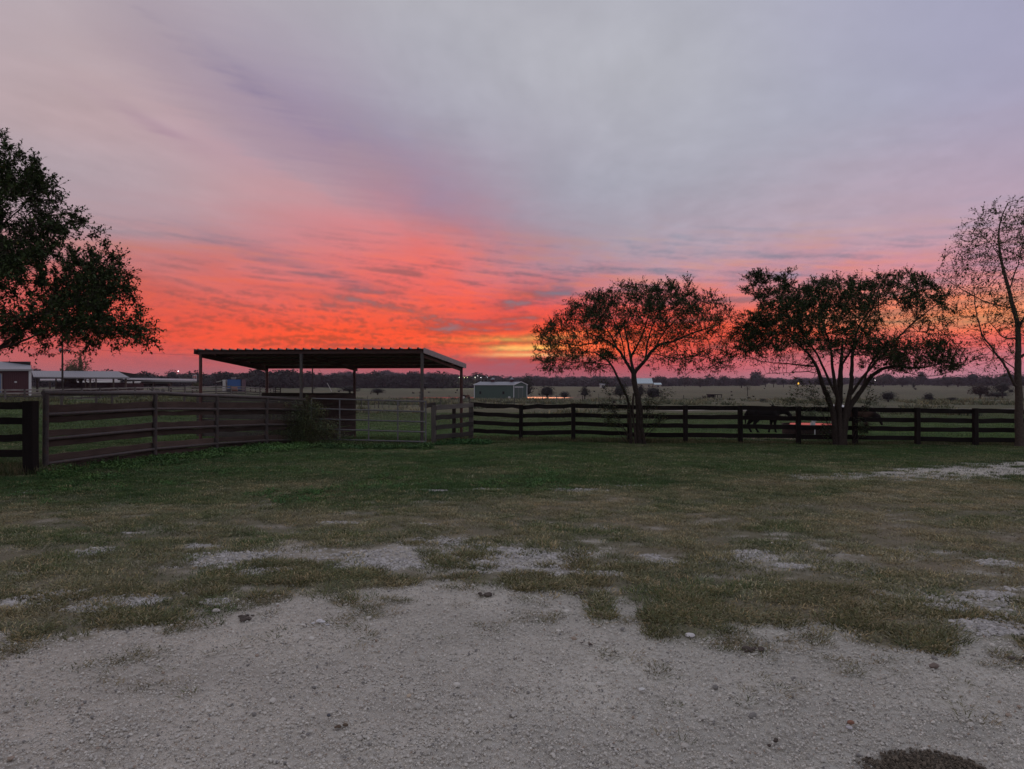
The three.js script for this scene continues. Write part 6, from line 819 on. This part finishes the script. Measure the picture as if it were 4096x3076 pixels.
fieldTree('tree', 'airy', 2990, 250, 24, 1533, 1573, 'slender small tree in the pasture left of the dense tree', FT, [0.05, 0.05, 0.04], 0.4); fieldTree('bush', 'round', 3553, 150, 70, 1567, 1611, 'dark rounded bush in the pasture just right of the dense tree', FT, [0.03, 0.033, 0.028], 0.12); fieldTree('bush', 'round', 3714, 150, 50, 1573, 1611, 'dark bush in the pasture, middle of the three right of the dense tree', FT, [0.03, 0.035, 0.028], 0.06); fieldTree('bush', 'round', 3810, 150, 40, 1589, 1614, 'smallest dark bush in the pasture, left of the half-bare tree', FT, [0.03, 0.035, 0.028], 0.12); fieldTree('tree', 'broad', 3920, 190, 82, 1537, 1600, 'reddish thin-crowned tree in the pasture left of the half-bare tree', FT, [0.07, 0.05, 0.04], 0.2); fieldTree('tree', 'broad', 4010, 205, 66, 1529, 1596, 'thin-crowned tree close to the trunk of the half-bare tree', FT, [0.05, 0.045, 0.04], 0.3); fieldTree('bush', 'broad', 3990, 220, 92, 1567, 1581, 'low spreading bush beneath the thin-crowned tree', FT, [0.034, 0.042, 0.03], 0.02, gndAt(3990, 220)); fieldTree('bush', 'cone', 3655, 420, 14, 1533, 1553, 'small pointed bush at the far field edge right of the dense tree', FT);
fieldTree('tree', 'broad', 2105, 215, 58, 1512, 1580, 'loose dark tree right behind the green barn', FT, [0.032, 0.036, 0.022], 0.08); fieldTree('bush', 'broad', 1400, 200, 76, 1541, 1567, 'low wide bush behind the partition of the shelter', FT, [0.036, 0.042, 0.036], 0.02, HY(1570, 200)); fieldTree('bush', 'broad', 1510, 185, 56, 1553, 1575, 'low bush over the pipe gate', FT, [0.036, 0.042, 0.034], 0.02, HY(1576, 185)); fieldTree('bush', 'round', 1700, 330, 52, 1528, 1556, 'round dark bush just right of the right front post of the shelter', FT, [0.026, 0.028, 0.027], 0.02, HY(1557, 330)); fieldTree('bush', 'round', 1768, 330, 26, 1535, 1555, 'small dark bush at the wood edge between the shelter posts', FT, [0.026, 0.028, 0.027], 0.02, HY(1556, 330)); fieldTree('tree', 'round', 1025, 300, 36, 1524, 1560, 'rounded dark tree at the field edge left of the shelter rear post', FT, [0.03, 0.032, 0.028], 0.05, HY(1560, 300)); fieldTree('bush', 'round', 787, 150, 40, 1530, 1556, 'yellow-green bush behind the left front post of the shelter', FT, [0.085, 0.082, 0.03], 0.02, HY(1560, 150));
fieldTree('tree', 'gappy', 322, 128, 96, 1412, 1500, 'autumn-tinged pointed tree behind the stable shed roof', FT, [0.20, 0.145, 0.075], 0.15); fieldTree('bush', 'broad', 285, 126, 70, 1448, 1500, 'low autumn-tinged bush between the pole and the pointed tree', FT, [0.17, 0.13, 0.07], 0.1); fieldTree('tree', 'broad', 690, 400, 54, 1482, 1540, 'flat-topped tree standing above the far woods left of the lamp', FT, [0.026, 0.027, 0.026], 0.25); fieldTree('tree', 'broad', 120, 420, 26, 1465, 1530, 'little far tree top over the junction of barn and shed', FT, [0.03, 0.03, 0.028], 0.2); fieldTree('tree', 'broad', 140, 430, 22, 1468, 1530, 'far tree top right beside it over the end of the barn roof', FT, [0.03, 0.03, 0.028], 0.2);
fieldTree('tree', 'airy', 1786, 560, 20, 1489, 1530, 'bare-looking tree rising above the far woods left of the rear shelter post', FT, [0.03, 0.03, 0.03], 0.4); fieldTree('tree', 'broad', 1530, 560, 46, 1506, 1552, 'tall rounded tree in the wood over the middle of the gate', FT, [0.028, 0.03, 0.03], 0.05); fieldTree('tree', 'cone', 2148, 560, 22, 1519, 1550, 'dark pointed tree right of the green barn', FT, [0.03, 0.03, 0.028], 0.05);
// groups of round trees at the edge of the right-hand field
[[3290, 90, 1504, 1549, 'dark rounded tree behind the trunk of the denser tree', 430], [3462, 52, 1513, 1546, 'low dark tree just right of the dense trunk', 560], [3532, 58, 1503, 1547, 'tall round dark tree above the nearest pasture bush', 560], [3610, 72, 1505, 1546, 'wide round dark tree right of the tall one', 560], [3790, 62, 1504, 1548, 'round dark tree opening the right-hand grove', 520], [3832, 66, 1502, 1548, 'round dark tree, second in the right-hand grove', 530], [3890, 62, 1490, 1549, 'tallest round tree of the right-hand grove', 520], [3950, 66, 1502, 1549, 'greenish round tree right of the tallest one', 510], [4010, 70, 1498, 1550, 'wide dark tree at the end of the grove by the half-bare trunk', 500], [4085, 60, 1500, 1550, 'dark tree behind the half-bare trunk', 500], [2740, 44, 1508, 1546, 'dark round tree over the field shelter, first from the airy tree', 520], [2800, 60, 1510, 1547, 'broad dark tree over the field shelter', 540], [2966, 52, 1506, 1550, 'dark spreading tree over the slender small one', 450], [3062, 32, 1518, 1547, 'stalky tree with a bare trunk, left one of three', 440], [3094, 28, 1517, 1548, 'stalky tree with a bare trunk, middle one of three', 440], [3134, 28, 1516, 1548, 'stalky tree with a bare trunk, right one of three', 440], [2650, 40, 1508, 1545, 'dark tree right behind the little outbuilding', 540]].forEach(([px, w, t, b, label, d], k) => fieldTree('tree', k % 3 === 1 ? 'round' : 'broad', px, d, w, t, b, label, 'trees along the far field edge', [0.026 + 0.008 * (k % 3), 0.027 + 0.006 * (k % 3), 0.026], px > 3050 && px < 3140 ? 0.45 : 0.04, HY(b, d)));
// woods that read as one mass
{
  const r = rng(55), A = [[], [], []], put = (px, d, h, w, c) => { const x = PX(px, d); A[Math.floor(r() * 3)].push([x, terrain(x, -d) - 0.08 * h, -d, 0, r() * 6.283, 0, w, h, w, ...jit(c, r, 0.5)]); }, dark = [0.027, 0.029, 0.026];
  for (let k = 0; k < 620; k++) { const px = lerp(960, 1960, r()), d = 452 + r() * r() * 150 + (px < 1200 ? -60 : 0) + 10 * noise(px * 0.02, 1), x = 6 + r() * 5; put(px, d, (5.2 + 4.2 * r()) * (0.8 + 0.35 * (0.5 + noise(px * 0.017, d * 0.01))), x, mix3(dark, [0.045, 0.046, 0.036], r() * r())); }
  for (let k = 0; k < 420; k++) { const px = lerp(-500, 1160, r()), d = 340 + r() * 160; put(px, d, (5.6 + 3.4 * r()) * (0.8 + 0.45 * (0.5 + noise(px * 0.011, 3))) * (px > 520 && px < 860 ? 0.8 : 0.95), 6 + 4 * r(), mix3(dark, [0.045, 0.046, 0.036], r() * r())); }
  for (let k = 0; k < 1900; k++) { const px = lerp(-900, 5000, r()), d = 760 + r() * 700; put(px, d, (7.5 + 5 * r()) * (px > 2550 ? 0.72 : px > 2000 ? 1.0 : 1) * (0.85 + 0.3 * noise(px * 0.012, 5)), 9 + 7 * r(), dark); }
  for (let k = 0; k < 300; k++) { const px = lerp(1960, 2520, r()), d = 600 + r() * 160; put(px, d, 3.5 + 4 * r(), 5 + 5 * r(), mix3(dark, [0.06, 0.055, 0.045], r() * r())); }
  for (let k = 0; k < 260; k++) { const px = lerp(2600, 4300, r()), d = 640 + r() * 120; if (px > 3060 && px < 3420) continue; put(px, d, (3.5 + 6 * r()) * (0.7 + 0.9 * (0.5 + noise(px * 0.014, 9))), 6 + 6 * r(), dark); }
  const S = []; for (let k = 0; k < 150; k++) { const px = lerp(1150, 4300, r()), d = 130 + 330 * r(), x = PX(px, d); if (fbm(x * 0.02 + 5, d * 0.05, 3) < 0.08 || (d > 175 && d < 265 && Math.abs(x + 6) < 40)) continue; const w = 0.5 + 1.3 * r() * r(); S.push([x, terrain(x, -d) - 0.1, -d, 0, r() * 6.283, 0, w * 1.6, w, w * 1.6, ...jit([0.045, 0.052, 0.034], r, 0.5)]); }
  instanced('scrub', crownGeo(24, 90, round_, 0.2), M.farLeaf, S, 'low scattered scrub in the far pasture', 'scrub');
  const geos = [crownGeo(21, 150, broad, 0.15), crownGeo(22, 150, round_, 0.15), crownGeo(23, 150, broad, 0.16)];
  A.forEach((l, k) => instanced('woods', geos[k], M.farLeaf, l, 'dark woods along the horizon', 'woods'));
}
// lamps far off, already lit
{
  const lamp = (name, px, py, d, size, col, power, label, cat_, group, gnd) => { const x = PX(px, d), y = HY(py, d), y0 = gnd ?? gndAt(px, d), g = thing(name, x, y0, -d, 0, label, cat_, group), m = new MB(); m.tube([[0, 0, 0], [0, y - y0, 0]], [0.12, 0.08], 8); m.build('pole', M.blackRubber, g); const arm = new MB(); arm.box(0, y - y0 + size * 0.9, 0, size * 1.6, size * 0.25, size * 0.8); arm.build('lamp_head', M.blackRubber, g); const b = mesh('lamp_glow', new THREE.SphereGeometry(size, 14, 10), new THREE.MeshStandardMaterial({ color: 0x000000, emissive: new THREE.Color(...col), emissiveIntensity: power }), g); b.position.set(0, y - y0, 0.1 + size * 0.5); const l = new THREE.PointLight(new THREE.Color(...col), 30, 60, 2); l.position.set(x, y, -d + 0.2 + size * 1.6); l.castShadow = true; scene.add(l); l.name = 'lamp_light'; };
  const G = 'floodlights of the distant yard';
  lamp('street_lamp', 714, 1485, 330, 0.2, [1, 0.92, 0.95], 4, 'white lamp on a thin pole above the equipment shed', 'street lamp');
  [[1837, 'greenish floodlight left of the rear shelter post', [0.85, 1, 0.7]], [1847, 'greenish floodlight touching the rear shelter post', [0.85, 1, 0.75]], [1857, 'yellow floodlight just right of the rear shelter post', [1, 0.95, 0.45]], [1869, 'second yellow floodlight from the rear shelter post', [1, 0.95, 0.45]], [1899, 'pale yellow floodlight, left half of the close pair', [1, 0.98, 0.75]], [1902.5, 'pale yellow floodlight, right half of the close pair', [1, 0.98, 0.8]], [1924, 'white floodlight over the left end of the green barn roof', [0.95, 0.95, 1]], [1949, 'bluish-white floodlight nearest the left cupola', [0.85, 0.92, 1]]].forEach(([px, label, c]) => lamp('floodlight', px, 1509, 446, 0.13, c, 3, label, 'floodlight', G));
  lamp('floodlight', 1911, 1503, 460, 0.1, [1, 0.9, 0.9], 2.5, 'dim high light on a mast above the floodlights', 'floodlight', G);
  lamp('street_lamp', 3193, 1534, 620, 0.75, [1, 0.55, 0.08], 2.2, 'orange lamp at the far field edge seen through the dense tree', 'street lamp'); lamp('street_lamp', 3218, 1533, 640, 0.25, [1, 0.8, 0.6], 2, 'tiny warm light right of the orange lamp', 'street lamp'); lamp('street_lamp', 3500, 1521, 600, 0.25, [1, 0.95, 0.9], 4, 'tiny white light among the trees right of the dense trunk', 'street lamp');
}
renderer.render(scene, camera);
